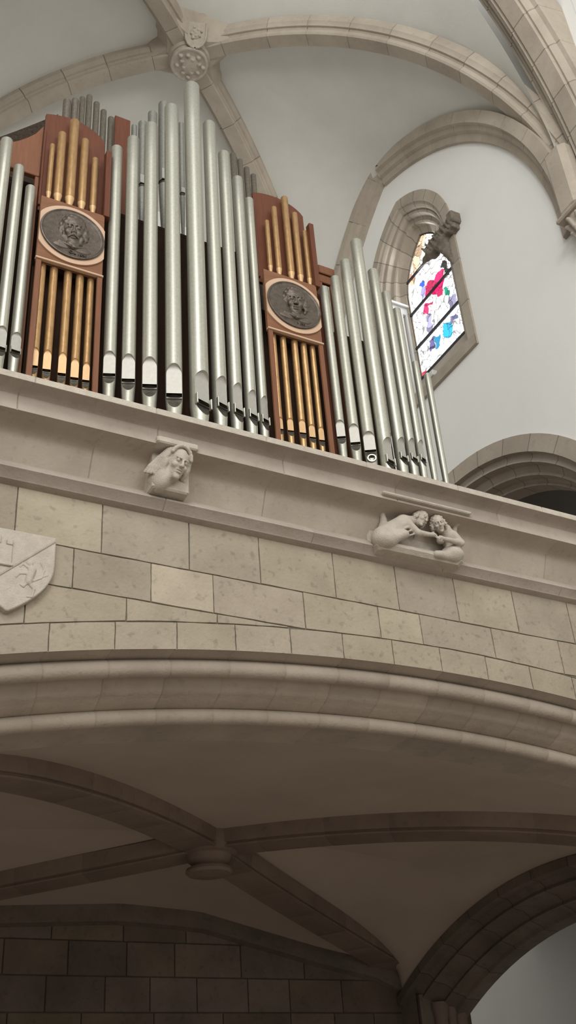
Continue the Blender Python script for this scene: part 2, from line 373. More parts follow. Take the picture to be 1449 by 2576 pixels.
# ---- piers at the front line and the big transverse arch over them
TA = 3.72; TR = 9.7
def trans_x(z): return TA-TR+math.sqrt(max(0, TR*TR-(z-12.1)**2))
zt = 12.1+math.sqrt(TR**2-(TR-TA)**2)
tp, tN = [], []
for i in range(41):
    z = 12.1+(zt-12.1)*math.sin(math.pi/2*i/40); tp.append((4.6+trans_x(z), 5.86, z)); tN.append((Vector((4.6+trans_x(z)-(4.6+TA-TR), 0, z-12.1))).normalized())
tp2 = [(4.6-(p[0]-4.6)*1.19, p[1], p[2]) for p in tp][::-1]; tN2 = [Vector((-q.x, 0, q.z)) for q in tN][::-1]
tprof = [(0.45, 0.20), (0.41, 0.20), (0.385, 0.165), (0.35, 0.20), (0.32, 0.20), (0.30, 0.09), (0.255, 0.07), (0.225, 0.03), (0.19, 0.06), (0.16, 0.01), (-0.08, 0.0), (-0.10, 0.04), (-0.13, 0.03), (-0.16, 0.06), (-0.18, 0.08), (-0.20, 0.12), (-0.26, 0.13), (-0.26, 0.7), (0.45, 0.7)]
mb = MB(); sweep(mb, tp, tN, [Y]*41, tprof, spacing=0.72, groove=lambda q: (q[0]*0.97, q[1]+0.016), lo=0.93, hi=1.07, dens=0.2)
sweep(mb, tp2, tN2, [Y]*41, tprof, spacing=0.72, groove=lambda q: (q[0]*0.97, q[1]+0.016), lo=0.93, hi=1.07, dens=0.2)
struct(mb.build('trim_6', RIBST, smooth=25))
for i, s in enumerate((1, -1)):
    mb = MB(); xa = 4.6+s*3.72 if s > 0 else 0.17; xb = 4.6+s*4.3 if s > 0 else -0.4
    mb.box((min(xa, xb), 5.42, 0), (max(xa, xb), 6.3, 12.1), ch=0.06)
    struct(mb.build('wall_pier_%d' % (i+1), RIBST))

# ---- upper vault: diagonal ribs
BO = (4.57, 10.2)
CRN = {'FR': (XR, YF), 'FL': (XL, YF), 'BR': (XR, YB), 'BL': (XL, YB)}
def diag(c, t):
    k = 1.04 if c[0] == 'F' else 1.12
    return Vector((lerp(BO[0], CRN[c][0], t), lerp(BO[1], CRN[c][1], t), 11.5+6.75*math.sqrt(max(0, 1-(t/k)**2))))
rprof = [(-0.115, 0.0), (0.115, 0.0), (0.135, 0.03), (0.135, 0.09), (0.155, 0.115), (0.19, 0.12), (0.205, 0.17), (0.225, 0.20), (0.225, 0.34), (-0.225, 0.34), (-0.225, 0.20), (-0.205, 0.17), (-0.19, 0.12), (-0.155, 0.115), (-0.135, 0.09), (-0.135, 0.03)]
webD = {}
for idx, c in enumerate(('FR', 'FL', 'BR', 'BL')):
    P = [diag(c, 0.03+(1.0 if c[0] == 'F' else 0.965)*i/48) for i in range(49)]
    d = Vector((CRN[c][0]-BO[0], CRN[c][1]-BO[1], 0)).normalized(); b = Vector((-d.y, d.x, 0))
    Nn = []
    for i in range(49):
        t = (P[min(i+1, 48)]-P[max(i-1, 0)]).normalized(); q = b.cross(t)
        Nn.append(q if q.z > 0 else -q)
    mb = MB(); sweep(mb, P, Nn, [b]*49, rprof, spacing=0.78, lo=0.90, hi=1.08, dens=0.18)
    struct(mb.build('trim_%d' % (7+idx), RIBST, smooth=25))
# ---- wall ribs: pointed arches where the vault meets the side walls
def side_arc(y):
    if y <= 10.05: R, yc = 5.26, 6.3+5.26
    else: R, yc = 5.9, 13.25-5.9
    return 12.1+math.sqrt(max(0, R*R-(y-yc)**2))
for idx, xw in enumerate((XR, XL)):
    s = -1 if xw == XR else 1
    for half in (0, 1):
        P, Nn = ([(xw, 6.32, 11.95), (xw, 6.32, 12.03)], [Vector((0, -1, 0))]*2) if half == 0 else ([(xw, 13.0, 11.95), (xw, 13.0, 12.03)], [Vector((0, 1, 0))]*2)
        for i in range(37):
            u = math.sin(math.pi/2*i/36)
            if half == 0: y = 6.32+(10.05-6.32)*(1-math.cos(math.pi/2*i/36)); yc = 11.56
            else: y = 13.0-(13.0-10.05)*(1-math.cos(math.pi/2*i/36)); yc = 7.35
            z = side_arc(y); P.append((xw, y, z)); Nn.append(Vector((0, y-yc, z-12.1)).normalized())
        pr = [(0, -0.37), (0.06, -0.36), (0.08, -0.31), (0.09, -0.25), (0.15, -0.22), (0.18, -0.15), (0.25, -0.13), (0.25, 0.06), (0, 0.06)]
        mb = mb if half else MB()
        sweep(mb, P, Nn, [X*s]*39, pr, spacing=0.8, groove=lambda q: (q[0]*0.92, q[1]), lo=0.88, hi=1.06, dens=0.2)
    struct(mb.build('trim_%d' % (11+idx), RIBST, smooth=25))
# ---- vault webs, eight plastered cells
def webcell(mb, D, Wf, n=36, m=16, bulge=0.06):
    rows = []; k = 0.03; q0 = math.sqrt(k)
    for i in range(n+1):
        t = i/n; ts = (math.sqrt(t*t+k)-q0)/(math.sqrt(1+k)-q0)      # both halves of a bay meet smoothly along the crown
        a, b = Vector(D(ts)), Vector(Wf(t)); row = []
        for j in range(m+1):
            v = j/m; p = a.lerp(b, v); e = 1+0.7*(1-t); p.z = lerp(a.z, b.z, v**e)+bulge*math.sin(math.pi*v)*(1-t*t)*min(1, (a-b).length/2); row.append(p)
        rows.append(row)
    mb.grid(rows)
def dw(c):
    def f(t):
        p = diag(c, t*0.998); q = diag(c, min(1, t+0.01)); w = (p-q); w.normalize(); nrm = Vector((0, 0, 1))-w*w.z
        nrm = nrm.normalized(); bl = min(1, t*6); return p+(Z*(1-bl)+nrm*bl).normalized()*0.27
    return f
vb = MB()
sft = lambda t: math.sqrt(t*t+0.022)/math.sqrt(1.022)      # the web eases over the crown of the pointed wall rib
crown_gap = side_arc(10.05-3.73*sft(0))-side_arc(10.05+2.95*sft(0))
zrear = lambda t: 12.1+5.5*math.sqrt(max(0, 1-t*t))
def tz(t):  # height of the transverse arch at fraction t of its half span
    return 12.1+math.sqrt(max(0, TR**2-(t*TA-TA+TR)**2))
for c, s in (('FR', 1), ('FL', -1)):
    webcell(vb, dw(c), lambda t, s=s: (4.6+s*(TA if s > 0 else TA*1.19)*t, 6.31, tz(t)+0.05))
    xw = XR-0.02 if s > 0 else XL+0.02
    webcell(vb, dw(c), lambda t, xw=xw: (xw, 10.05-3.73*t, side_arc(10.05-3.73*sft(t))-0.02))
for c, s in (('BR', 1), ('BL', -1)):
    xw = XR-0.02 if s > 0 else XL+0.02
    webcell(vb, dw(c), lambda t, xw=xw: (xw, 10.05+2.95*t, side_arc(10.05+2.95*sft(t))-0.02+crown_gap*(1-t)**4))
    webcell(vb, dw(c), lambda t, s=s: (4.57+s*(3.82 if s > 0 else 4.36)*t, YB-0.01, zrear(t)))
struct(vb.build('ceiling', PLASTER, smooth=60))
mb = MB(); mb.box((8.14, 6.12, 12.0), (8.42, 6.52, 13.25), ch=0.08); struct(mb.build('trim_21', RIBST))

# ---- side wall with the pointed window and the wide arch at gallery level
WC, WA, WS, WR_ = 9.93, 1.235, 14.4, 1.79      # window: centre, half width, spring, arc radius
def win_top(y, d=0.0):
    R = WR_-d; off = abs(y-WC)+(WR_-WA)
    return WS+math.sqrt(max(0, R*R-off*off))
def door_top(y, d=0.0): return 6.97+math.sqrt(max(0, (3.2-d)**2-(y-9.8)**2))
def strips(mb, fx, ys, opens, z0, z1):
    cuts = sorted(set([ys[0], ys[-1]]+[q for o in opens for q in (o[0], o[1]) if ys[0] < q < ys[-1]]))
    for a, b in zip(cuts, cuts[1:]):
        act = sorted([o for o in opens if o[0] <= a+1e-6 and o[1] >= b-1e-6], key=lambda o: o[2]((a+b)/2))
        k = max(2, int((b-a)/0.05)); yy = [a+(b-a)*i/k for i in range(k+1)]
        lows = [lambda y: z0]+[o[3] for o in act]; highs = [o[2] for o in act]+[lambda y: z1]
        for lo_, hi_ in zip(lows, highs): mb.grid([[fx(y, lo_(y)) for y in yy], [fx(y, max(lo_(y), hi_(y))) for y in yy]])
mb = MB()
opens = [(WC-WA, WC+WA, lambda y: 11.79, win_top), (6.61, 12.99, lambda y: 6.3, door_top)]
strips(mb, lambda y, z: (XR, y, z), [5.43, 13.0], opens, 4.9, 19.6)
struct(mb.build('wall_right', WALLPL))
mb = MB(); mb.box((XR, -4, 0), (XR+0.3, 5.42, 21)); struct(mb.build('wall_right_nave', WALLPL))
mb = MB(); mb.box((XL-0.3, 5.42, 0), (XL, YB, 20)); struct(mb.build('wall_left', WALLPL))
mb = MB(); mb.box((XL, YB, 4.6), (XR+3.2, YB+0.3, 20)); struct(mb.build('wall_back', WALLPL))
# wide arch at gallery level: stepped orders
def jointed(mb, rows, per, lo, hi, g=0.016):
    """skin the rows stone by stone with a dark mortar joint between stones"""
    i = 0
    while i < len(rows)-1:
        k = min(per, len(rows)-1-i); seg = [list(map(Vector, r)) for r in rows[i:i+k+1]]
        if i+k < len(rows)-1:
            end = []
            for a, b in zip(seg[-1], seg[-2]): end.append(a+(b-a)*min(0.5, g/max(1e-6, (b-a).length)))
            mb.grid([end, seg[-1]], tint=0.5); seg[-1] = end
        mb.grid(seg, tint=random.uniform(lo, hi)); i += k
def half_ring(mb, zc, yc, R, prof, y0, y1, n, base=None, lo=0.88, hi=1.06, per=3):
    rows = []; a0 = math.acos(max(-1, min(1, (y0-yc)/R))); a1 = math.acos(max(-1, min(1, (y1-yc)/R)))
    for i in range(n+1):
        a = a0+(a1-a0)*i/n; rows.append([(x, yc+(R-d)*math.cos(a), zc+(R-d)*math.sin(a)) for d, x in prof])
    jointed(mb, rows, per, lo, hi)
mb = MB()
half_ring(mb, 6.97, 9.8, 3.22, [(0, 8.42), (0, 8.36), (0.24, 8.36), (0.25, 8.44), (0.30, 8.46), (0.36, 8.44), (0.38, 8.56), (0.46, 8.62), (0.50, 8.60), (0.52, 8.74), (0.56, 8.78), (0.60, 8.76), (0.62, 9.0)], 6.6, 12.98, 48)
struct(mb.build('trim_13', RIBST, smooth=25))
mb = MB(); mb.box((11.2, 5.0, 0), (11.4, 20.0, 12)); mb.box((8.45, 5.0, 11.5), (11.4, 13.3, 11.7)); mb.box((8.45, 5.2, 4.9), (11.3, 13, 5.1))
struct(mb.build('wall_aisle', AISLEPL))

# ---- window: moulded stone surround, sloping sill, leaded glass
def contour(d, nz=9, na=16):
    pts = []
    for i in range(nz): pts.append((WC-(WA-d), lerp(11.79, WS, i/nz)))
    R = WR_-d; cxo = WR_-WA; amax = math.acos(min(1, cxo/R))
    for i in range(na+1): a = amax*i/na; pts.append((WC+cxo-R*math.cos(a), WS+R*math.sin(a)))
    left = [(2*WC-y, z) for y, z in pts][::-1]
    return pts+left[1:]
wprof = [(-0.004, 8.43), (-0.004, 8.365), (0.17, 8.365), (0.19, 8.40), (0.235, 8.41), (0.265, 8.44), (0.285, 8.50), (0.31, 8.485), (0.34, 8.50), (0.36, 8.54), (0.375, 8.60), (0.42, 8.615), (0.445, 8.60), (0.475, 8.62), (0.49, 8.70), (0.545, 8.73), (0.60, 8.745), (0.612, 8.78), (0.612, 8.86)]
cons = [contour(d) for d, x in wprof]; rows = [[(wprof[j][1], cons[j][i][0], cons[j][i][1]) for j in range(len(wprof))] for i in range(len(cons[0]))]
mb = MB(); jointed(mb, rows, 3, 0.84, 1.04)
# sloping sill
y0, y1 = WC-WA, WC+WA
srow = [[(8.43, y, 11.78) for y in np.linspace(y0, y1, 8)], [(8.345, y, 11.78) for y in np.linspace(y0, y1, 8)], [(8.345, y, 11.965) for y in np.linspace(y0, y1, 8)], [(8.42, y, 11.99) for y in np.linspace(y0+0.19, y1-0.19, 8)], [(8.80, y, 12.70) for y in np.linspace(y0+0.61, y1-0.61, 8)]]
mb.grid(srow, tint=0.92)
for s in (-1, 1):   # jamb feet running down behind the sill
    mb.grid([[(8.365, WC+s*WA, 11.786), (8.43, WC+s*WA, 11.786)], [(8.365, WC+s*WA, 11.97), (8.43, WC+s*WA, 11.97)]], tint=0.92)
win = struct(mb.build('window_1', RIBST, smooth=22), 'pointed stained glass window in moulded stone surround', 'window')
# the glass: coloured pieces in a lead network
GP = {  # outlines in metres on the window plane (along the wall, up)
 'mag': [(9.67,14.36),(9.54,14.24),(9.58,14.09),(9.72,13.79),(9.84,13.95),(9.96,14.06),(10.12,14.18),(10.09,14.32),(10.01,14.39),(9.81,14.29)],
 'mag2': [(10.22,14.04),(9.96,13.90),(9.97,13.86),(10.1,13.91),(10.12,13.74),(10.24,13.84)],
 'blu': [(10.21,14.5),(10.1,14.54),(10.07,14.38),(10.18,14.37)],
 'lav': [(10.2,14.4),(10.06,14.36),(10.12,14.2),(10.24,14.09)], 'lav2': [(10.17,13.75),(10.07,13.8),(10.08,13.5),(10.09,13.36),(10.23,13.34),(10.23,13.53)],
 'lav3': [(9.57,13.67),(9.40,13.56),(9.38,13.33),(9.61,13.35)], 'lav4': [(10.24,13.25),(10.09,13.23),(10.11,13.0),(10.25,13.02)], 'lav5': [(9.64,13.24),(9.46,13.21),(9.45,13.1),(9.62,13.12)],
 'grn': [(9.63,13.93),(9.5,13.74),(9.56,13.66),(9.65,13.82)], 'cyn': [(9.82,13.25),(9.62,13.18),(9.62,12.9),(9.83,12.93),(9.88,13.14)], 'cyn2': [(10.09,13.22),(9.94,13.14),(9.98,12.93),(10.1,12.97)],
 'red': [(10.54,12.84),(10.42,12.78),(10.45,12.66),(10.58,12.74)],
 'ora': [(10.24,15.22),(10.10,15.42),(9.93,15.5),(9.80,15.36),(9.92,15.22),(10.06,15.06),(10.16,14.86),(10.34,14.90)],
 'ora2': [(10.44,14.95),(10.36,14.9),(10.30,14.70),(10.42,14.66),(10.5,14.8)],
 'drk': [(9.54,14.46),(9.46,14.40),(9.42,14.02),(9.50,14.05),(9.53,14.22),(9.60,14.36)]}
GC = {'mag': (0.90, 0.02, 0.16), 'mag2': (0.92, 0.04, 0.20), 'blu': (0.03, 0.10, 0.55), 'lav': (0.33, 0.32, 0.55), 'lav2': (0.42, 0.40, 0.60), 'lav3': (0.36, 0.34, 0.52), 'lav4': (0.22, 0.20, 0.50), 'lav5': (0.26, 0.24, 0.48), 'grn': (0.01, 0.35, 0.22), 'cyn': (0.02, 0.50, 0.82), 'cyn2': (0.02, 0.36, 0.66), 'red': (0.80, 0.05, 0.10), 'ora': (0.95, 0.66, 0.44), 'ora2': (0.90, 0.50, 0.34), 'drk': (0.03, 0.03, 0.03)}
def inpoly(P, poly):
    x, y = P[:, 0], P[:, 1]; ins = np.zeros(len(P), bool); n = len(poly)
    for i in range(n):
        (x1, y1_), (x2, y2_) = poly[i], poly[(i+1) % n]
        c = ((y1_ > y) != (y2_ > y)) & (x < (x2-x1)*(y-y1_)/((y2_-y1_) if y2_ != y1_ else 1e-9)+x1); ins ^= c
    return ins
ny, nz = 124, 290; gy = np.linspace(WC-0.625, WC+0.625, ny+1); gz = np.linspace(12.66, 15.52, nz+1)
cyv = (gy[:-1]+gy[1:])/2; czv = (gz[:-1]+gz[1:])/2
CC = np.stack(np.meshgrid(cyv, czv, indexing='ij'), -1).reshape(-1, 2)
seeds = np.column_stack([rng.uniform(9.28, 10.58, 150), rng.uniform(12.6, 15.6, 150)])
wob = CC+np.column_stack([0.018*np.sin(CC[:, 1]*31+CC[:, 0]*13), 0.018*np.sin(CC[:, 0]*37-CC[:, 1]*17)])
dd = np.linalg.norm((wob[:, None, :]-seeds[None])*np.array([1.0, 0.62]), axis=-1); o2 = np.sort(dd, 1); near = dd.argmin(1)
colr = np.ones((len(CC), 3))*np.array([1.0, 0.99, 0.97])
cellc = rng.uniform(0.74, 1.0, 150); colr *= cellc[near][:, None]
up_ = (CC[:, 1] > 14.75); warm = np.clip((CC[:, 1]-14.5)/1.0, 0, 1)[:, None]; colr *= (1-warm)+warm*np.array([0.98, 0.90, 0.76])
cool = np.clip((13.9-CC[:, 1])/1.2, 0, 1)[:, None]; colr *= (1-cool)+cool*np.array([0.93, 0.98, 1.0])
for k, poly in GP.items():
    mset = inpoly(wob, poly); colr[mset] = np.array(GC[k])*cellc[near][mset][:, None]**3
lead = (o2[:, 1]-o2[:, 0]) < 0.0075
colr[lead] *= 0.26
spk = (np.sin(CC[:, 0]*61+CC[:, 1]*23)*np.sin(CC[:, 1]*47-CC[:, 0]*31)*np.sin(CC[:, 0]*19+CC[:, 1]*71)) > 0.80   # painted trace lines
colr[spk] *= 0.3
colr *= 1.6
mb = MB(); vs = [(8.80, a, b) for a in gy for b in gz]; mb.v = vs
rad = WR_-0.612+0.03
for i in range(ny):
    for j in range(nz):
        y, z = cyv[i], czv[j]
        if z > WS and (abs(y-WC)+(WR_-WA))**2+(z-WS)**2 > rad*rad: continue
        mb.f.append((i*(nz+1)+j, (i+1)*(nz+1)+j, (i+1)*(nz+1)+j+1, i*(nz+1)+j+1)); mb.t.append(tuple(colr[i*nz+j]))
g = mb.build('stained_glass', GLASS, win); g['label'] = 'leaded glass with magenta, blue and white pieces'
for z in (14.79, 14.07, 13.32):
    mb = MB(); mb.box((8.755, WC-0.63, z-0.02), (8.785, WC+0.63, z+0.02)); mb.build('saddle_bar', LEAD, win)
mb = MB(); oc = contour(0.60); ic = contour(0.635)
mb.grid([[(8.775, y, max(z, 12.66)) for y, z in oc], [(8.765, y, max(z, 12.66)) for y, z in ic]]); mb.box((8.765, WC-0.63, 12.64), (8.80, WC+0.63, 12.70))
mb.build('lead_frame', LEAD, win)

# ---- undercroft below the gallery: ribs, webs, rear wall, side arch
LC = {'FR': (8.4, 6.9), 'FL': (0.8, 6.9), 'BR': (8.4, 12.6), 'BL': (0.8, 12.6)}
def lowz(c, t):
    if c == 'FR': return 3.46+1.14*math.sqrt(max(0, 1-(0.985*t)**2))
    if c == 'FL': return 3.46+1.14*math.sqrt(max(0, 1-(0.93*t)**2))
    if c == 'BR': return 4.60-0.70*t**0.85
    return 4.60-0.44*t**0.9
def low(c, t): return Vector((lerp(BO[0], LC[c][0], t), lerp(BO[1], LC[c][1], t), lowz(c, t)))
lprof = [(-0.19, 0), (0.19, 0), (0.19, 0.018), (0.165, 0.024), (0.165, 0.042), (0.19, 0.048), (0.20, 0.20), (-0.20, 0.20), (-0.19, 0.048), (-0.165, 0.042), (-0.165, 0.024), (-0.19, 0.018)]
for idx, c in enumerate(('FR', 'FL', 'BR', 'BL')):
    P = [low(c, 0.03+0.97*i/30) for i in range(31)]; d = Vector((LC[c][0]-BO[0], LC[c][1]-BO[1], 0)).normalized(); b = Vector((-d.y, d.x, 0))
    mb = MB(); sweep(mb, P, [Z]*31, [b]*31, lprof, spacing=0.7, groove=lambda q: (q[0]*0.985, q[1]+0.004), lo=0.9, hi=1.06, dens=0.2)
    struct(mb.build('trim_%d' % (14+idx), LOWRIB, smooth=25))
backz = lambda x: interp([0.8, 3.0, 4.45, 5.49, 7.15, 8.1, 8.44], [4.35, 4.52, 4.60, 4.55, 4.17, 3.99, 3.80], x)
sidez = lambda y: 4.48-6.4+math.sqrt(6.4**2-(y-9.4)**2)
lb = MB()
for c, s in (('FR', 1), ('FL', -1)):
    xe = LC[c][0]
    webcell(lb, lambda t, c=c: low(c, t)+Z*0.17, lambda t, xe=xe: (lerp(BO[0], xe, t), 6.9, arch_z(lerp(BO[0], xe, t))-0.30), n=24, m=10, bulge=0.05)
    xs_ = 8.33 if s > 0 else 0.8
    webcell(lb, lambda t, c=c: low(c, t)+Z*0.17, lambda t, xs_=xs_: (xs_, lerp(BO[1], 6.9, t), sidez(lerp(BO[1], 6.9, t))), n=24, m=10, bulge=0.05)
for c, s in (('BR', 1), ('BL', -1)):
    xe = LC[c][0]; xs_ = 8.33 if s > 0 else 0.8
    webcell(lb, lambda t, c=c: low(c, t)+Z*0.17, lambda t, xe=xe: (lerp(BO[0], xe, t), 12.6, backz(lerp(BO[0], xe, t))), n=24, m=10, bulge=0.05)
    webcell(lb, lambda t, c=c: low(c, t)+Z*0.17, lambda t, xs_=xs_: (xs_, lerp(BO[1], 12.6, t), sidez(lerp(BO[1], 12.6, t))), n=24, m=10, bulge=0.05)
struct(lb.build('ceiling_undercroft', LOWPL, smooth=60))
# rear wall of dark ashlar under a wall rib
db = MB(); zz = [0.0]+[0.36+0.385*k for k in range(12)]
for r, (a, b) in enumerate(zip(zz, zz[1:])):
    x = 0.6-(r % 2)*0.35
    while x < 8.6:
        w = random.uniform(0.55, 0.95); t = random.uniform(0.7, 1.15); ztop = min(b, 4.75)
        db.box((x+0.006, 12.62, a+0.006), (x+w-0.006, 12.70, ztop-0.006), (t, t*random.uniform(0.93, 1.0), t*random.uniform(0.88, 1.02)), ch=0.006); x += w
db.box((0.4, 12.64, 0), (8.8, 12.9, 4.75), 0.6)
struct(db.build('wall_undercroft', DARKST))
mb = MB(); P = [(x, 12.56, backz(x)-0.02) for x in np.linspace(0.8, 8.4, 40)]
sweep(mb, P, [Z]*40, [Y]*40, [(-0.05, -0.16), (0.08, -0.19), (0.08, 0.05), (-0.05, 0.05)], spacing=0.8, groove=lambda q: (q[0], q[1]+0.005), lo=0.85, hi=1.05, dens=0.3)
struct(mb.build('trim_18', DARKST))
# side arch of the undercroft, deep and dark, with its rear respond
mb = MB(); sp_ = [(0, 8.36), (0.0, 8.28), (0.10, 8.28), (0.12, 8.40), (0.18, 8.46), (0.22, 8.44), (0.26, 8.60), (0.32, 8.68), (0.36, 8.66), (0.42, 8.82), (0.46, 8.84), (0.47, 9.05)]
half_ring(mb, 4.48-6.4, 9.4, 6.4, sp_, 6.5, 12.62, 30, lo=0.8, hi=1.0)
struct(mb.build('trim_19', DARKST, smooth=25))
mb = MB(); strips(mb, lambda y, z: (8.34, y, z), [5.5, 12.62], [(6.5, 12.25, lambda y: -0.1, sidez)], 0, 4.95)
mb.box((8.39, 12.25, 0), (9.05, 12.8, 3.6)); struct(mb.build('wall_side_undercroft', DARKST))
mb = MB()
for x, y, r in ((8.95, 12.20, 0.075), (8.80, 12.17, 0.05), (8.66, 12.2, 0.07)):
    mb.lathe([(r*1.5, 0), (r*1.5, 0.25), (r, 0.32), (r, 3.22), (r*1.25, 3.25), (r*1.2, 3.29), (r*1.6, 3.42), (r*1.6, 3.5)], (x, y, 0), n=16)
struct(mb.build('trim_20', LOWRIB, smooth=40))

# ================================================================== ORGAN
BASE = 6.372
def organ_pipe(label, group, x, y, r, zl, za, zt, face, mats=(SILVER, SILVLIP), ears=False, name='organ_pipe', nB=30, base=BASE):
    """a metal flue pipe: conical foot, flattened lips round a cut mouth, tube open at the top"""
    t = thing(name, label, 'organ pipe', (x, y, base), group, math.radians(face))
    zl -= base; za -= base; zt -= base; H = za-zl; w0 = 0.90*r; hs = 0.17*H
    zr = zl+H*0.71                                   # where the straight lip turns into its round head
    def w(z): return w0 if z <= zr else w0*math.sqrt(max(0, 1-((z-zr)/(za-zr))**2))
    zs = [zl-hs, zl, lerp(zl, zr, .5), zr]+[zr+(za-zr)*math.sin(math.pi/2*k/9) for k in range(1, 10)]
    body = MB(); rows = []
    def shell(z, wz, rr): 
        a = math.asin(min(1, wz/rr)); return [(rr*math.sin(a+(2*math.pi-2*a)*k/nB), -rr*math.cos(a+(2*math.pi-2*a)*k/nB), z) for k in range(nB+1)]
    for z in zs: rows.append(shell(z, w(z) if z < za-1e-6 else 0.0, r))
    for k in range(1, 7): rows.append(shell(lerp(za, zt, k/6), 0.0, r))
    rows.append(shell(zt+0.004, 0.0, r*0.97)); rows.append(shell(zt+0.002, 0.0, r*0.90)); rows.append(shell(zt-0.12, 0.0, r*0.90))
    body.grid(rows); body.add(rows[-1], [tuple(range(nB+1))])
    bo = body.build('pipe_body', mats[0], t, smooth=40)
    lip = MB(); lr = []; d0 = math.sqrt(r*r-w0*w0)
    for z in zs[1:]:
        wz = w(z); dc = math.sqrt(max(0, r*r-wz*wz)); u = max(0, (z-zr)/(za-zr)); dl = d0+(dc-d0)*(0.18*u+0.27*u**3)
        lr.append([(-wz, -dc, z)]+[(wz*0.985*(2*k/8-1), -dl, z-0.10*(za-zr)*u) for k in range(9)]+[(wz, -dc, z)])
    lip.grid(lr); lip.build('upper_lip', mats[1], bo, smooth=40)
    # foot with its pressed-in lower lip
    ft = MB(); zf = zl-hs; rb = 0.42*r; fr = []; hl = min(0.42*H, zf*0.6)
    def rad(z): return lerp(rb, r, z/zf)
    fz = [zf, zf-hl*.25, zf-hl*.5, zf-hl*.75, zf-hl*.93, zf-hl]
    def wl(z): u = (zf-z)/hl; return w0*math.sqrt(max(0, 1-u*u))*rad(z)/r
    for z in fz: fr.append(shell(z, wl(z), rad(z)))
    for k in range(1, 5): fr.append(shell(lerp(zf-hl, 0, k/4), 0.0, rad(lerp(zf-hl, 0, k/4))))
    ft.grid(fr); fo = ft.build('pipe_foot', mats[0], t, smooth=40)
    ll = MB(); lr = []
    for z in fz:
        wz = wl(z); d = math.sqrt(max(0, rad(z)**2-wz*wz)); lr.append([(wz*(2*k/8-1), -d+0.10*r*(1-(z-zf+hl)/hl), z) for k in range(9)])
    ll.grid(lr); ll.build('lower_lip', BAR, fo, smooth=40)
    bar = MB(); dm = math.sqrt(r*r-w0*w0)
    bar.box((-w0*1.03, -dm-0.14*r, zf-0.05*H), (w0*1.03, -dm+0.12*r, zf+0.015*H), ch=0.003)
    bar.build('mouth_bar', BARG if not ears else BAR, fo)
    lg = MB(); lg.lathe([(r*0.98, zf+0.002), (0.001, zf+0.004)], n=nB); lg.build('languid', BAR, fo)
    if ears:
        for s in (-1, 1):
            e = MB(); e.box((s*w0-0.08*r, -dm-0.42*r, zf-0.10*H), (s*w0+0.08*r, -dm+0.05*r, zl+0.10*H), ch=0.003); e.build('ear', mats[0], bo)
    return t

CG = 'silver pipes of the central tower'
ORD = ['first', 'second', 'third', 'fourth', 'fifth', 'sixth', 'seventh', 'eighth', 'ninth', 'tenth']
cen = [(2.063, 6.334, .054, 7.234, 7.451, 10.035), (2.207, 6.280, .058, 7.182, 7.423, 10.185), (2.367, 6.219, .064, 7.128, 7.392, 10.398), (2.552, 6.153, .070, 7.040, 7.327, 10.696),
       (2.762, 6.123, .081, 7.012, 7.296, 11.124), (2.977, 6.192, .064, 7.105, 7.374, 10.728), (3.153, 6.244, .058, 7.138, 7.402, 10.423), (3.318, 6.294, .054, 7.173, 7.417, 10.181), (3.462, 6.343, .045, 7.202, 7.439, 9.994)]
clab = ['shortest silver organ pipe of the rising flank, beside the bearded-portrait panel', 'silver organ pipe second in the rising flank of the central tower', 'silver organ pipe third in the rising flank of the central tower', 'thick silver organ pipe just before the tallest pipe, lip facing square out',
        'tallest and thickest silver organ pipe at the peak of the central tower', 'silver organ pipe next after the tallest, first in the falling flank', 'silver organ pipe second in the falling flank of the central tower', 'silver organ pipe third in the falling flank of the central tower', 'thin silver organ pipe ending the falling flank, against the second wooden panel']
for i, p in enumerate(cen): organ_pipe(clab[i], CG, *p, -20 if i < 4 else 16, ears=i >= 4)
LG = 'silver pipes of the tower cut by the picture edge'
for p, l in (((1.028, 6.22, .052, 7.11, 7.306, 9.463), 'tall silver organ pipe at the picture edge, only its upper tube in view'),
             ((1.170, 6.30, .047, 7.184, 7.377, 9.272), 'silver organ pipe between the edge pipe and the shortest pipe of the cut-off tower'),
             ((1.299, 6.36, .044, 7.243, 7.411, 9.137), 'shortest silver organ pipe of the cut-off tower, beside the wooden stile of the portrait panel')):
    organ_pipe(l, LG, *p, 4, ears=True)
RG = 'silver pipes of the tower in front of the window'
rt = [(4.225, 6.317, .042, 7.212, 7.382, 9.044), (4.336, 6.271, .048, 7.145, 7.335, 9.185), (4.456, 6.228, .056, 7.062, 7.249, 9.420), (4.585, 6.176, .062, 6.961, 7.185, 9.713),
      (4.788, 6.234, .055, 7.091, 7.287, 9.431), (4.969, 6.311, .050, 7.186, 7.385, 9.260), (5.134, 6.385, .042, 7.276, 7.469, 9.164)]
rlab = ['short silver organ pipe right beside the wooden panel, first of the tower before the window', 'silver organ pipe second of the tower before the window, lip facing square out', 'silver organ pipe with a round wind hole at its foot', 'tallest silver organ pipe of the tower before the window',
        'silver organ pipe just after the tallest one of the window tower', 'silver organ pipe two past the tallest of the tower before the window', 'slim silver organ pipe three past the tallest, beside the window jamb']
rp = [organ_pipe(rlab[i], RG, *p, -30 if i < 3 else 17, ears=i >= 3) for i, p in enumerate(rt)]
organ_pipe('very slim silver organ pipe squeezed behind the last lipped pipe before the window', RG, 5.19, 6.46, .026, 7.40, 7.56, 9.20, 95)
organ_pipe('bright silver organ pipe without visible lip, last but one along the ledge', RG, 5.308, 6.447, .035, 7.398, 7.607, 8.555, 100)
organ_pipe('bright silver organ pipe without visible lip, last of all along the ledge', RG, 5.518, 6.544, .035, 7.511, 7.742, 8.544, 100)
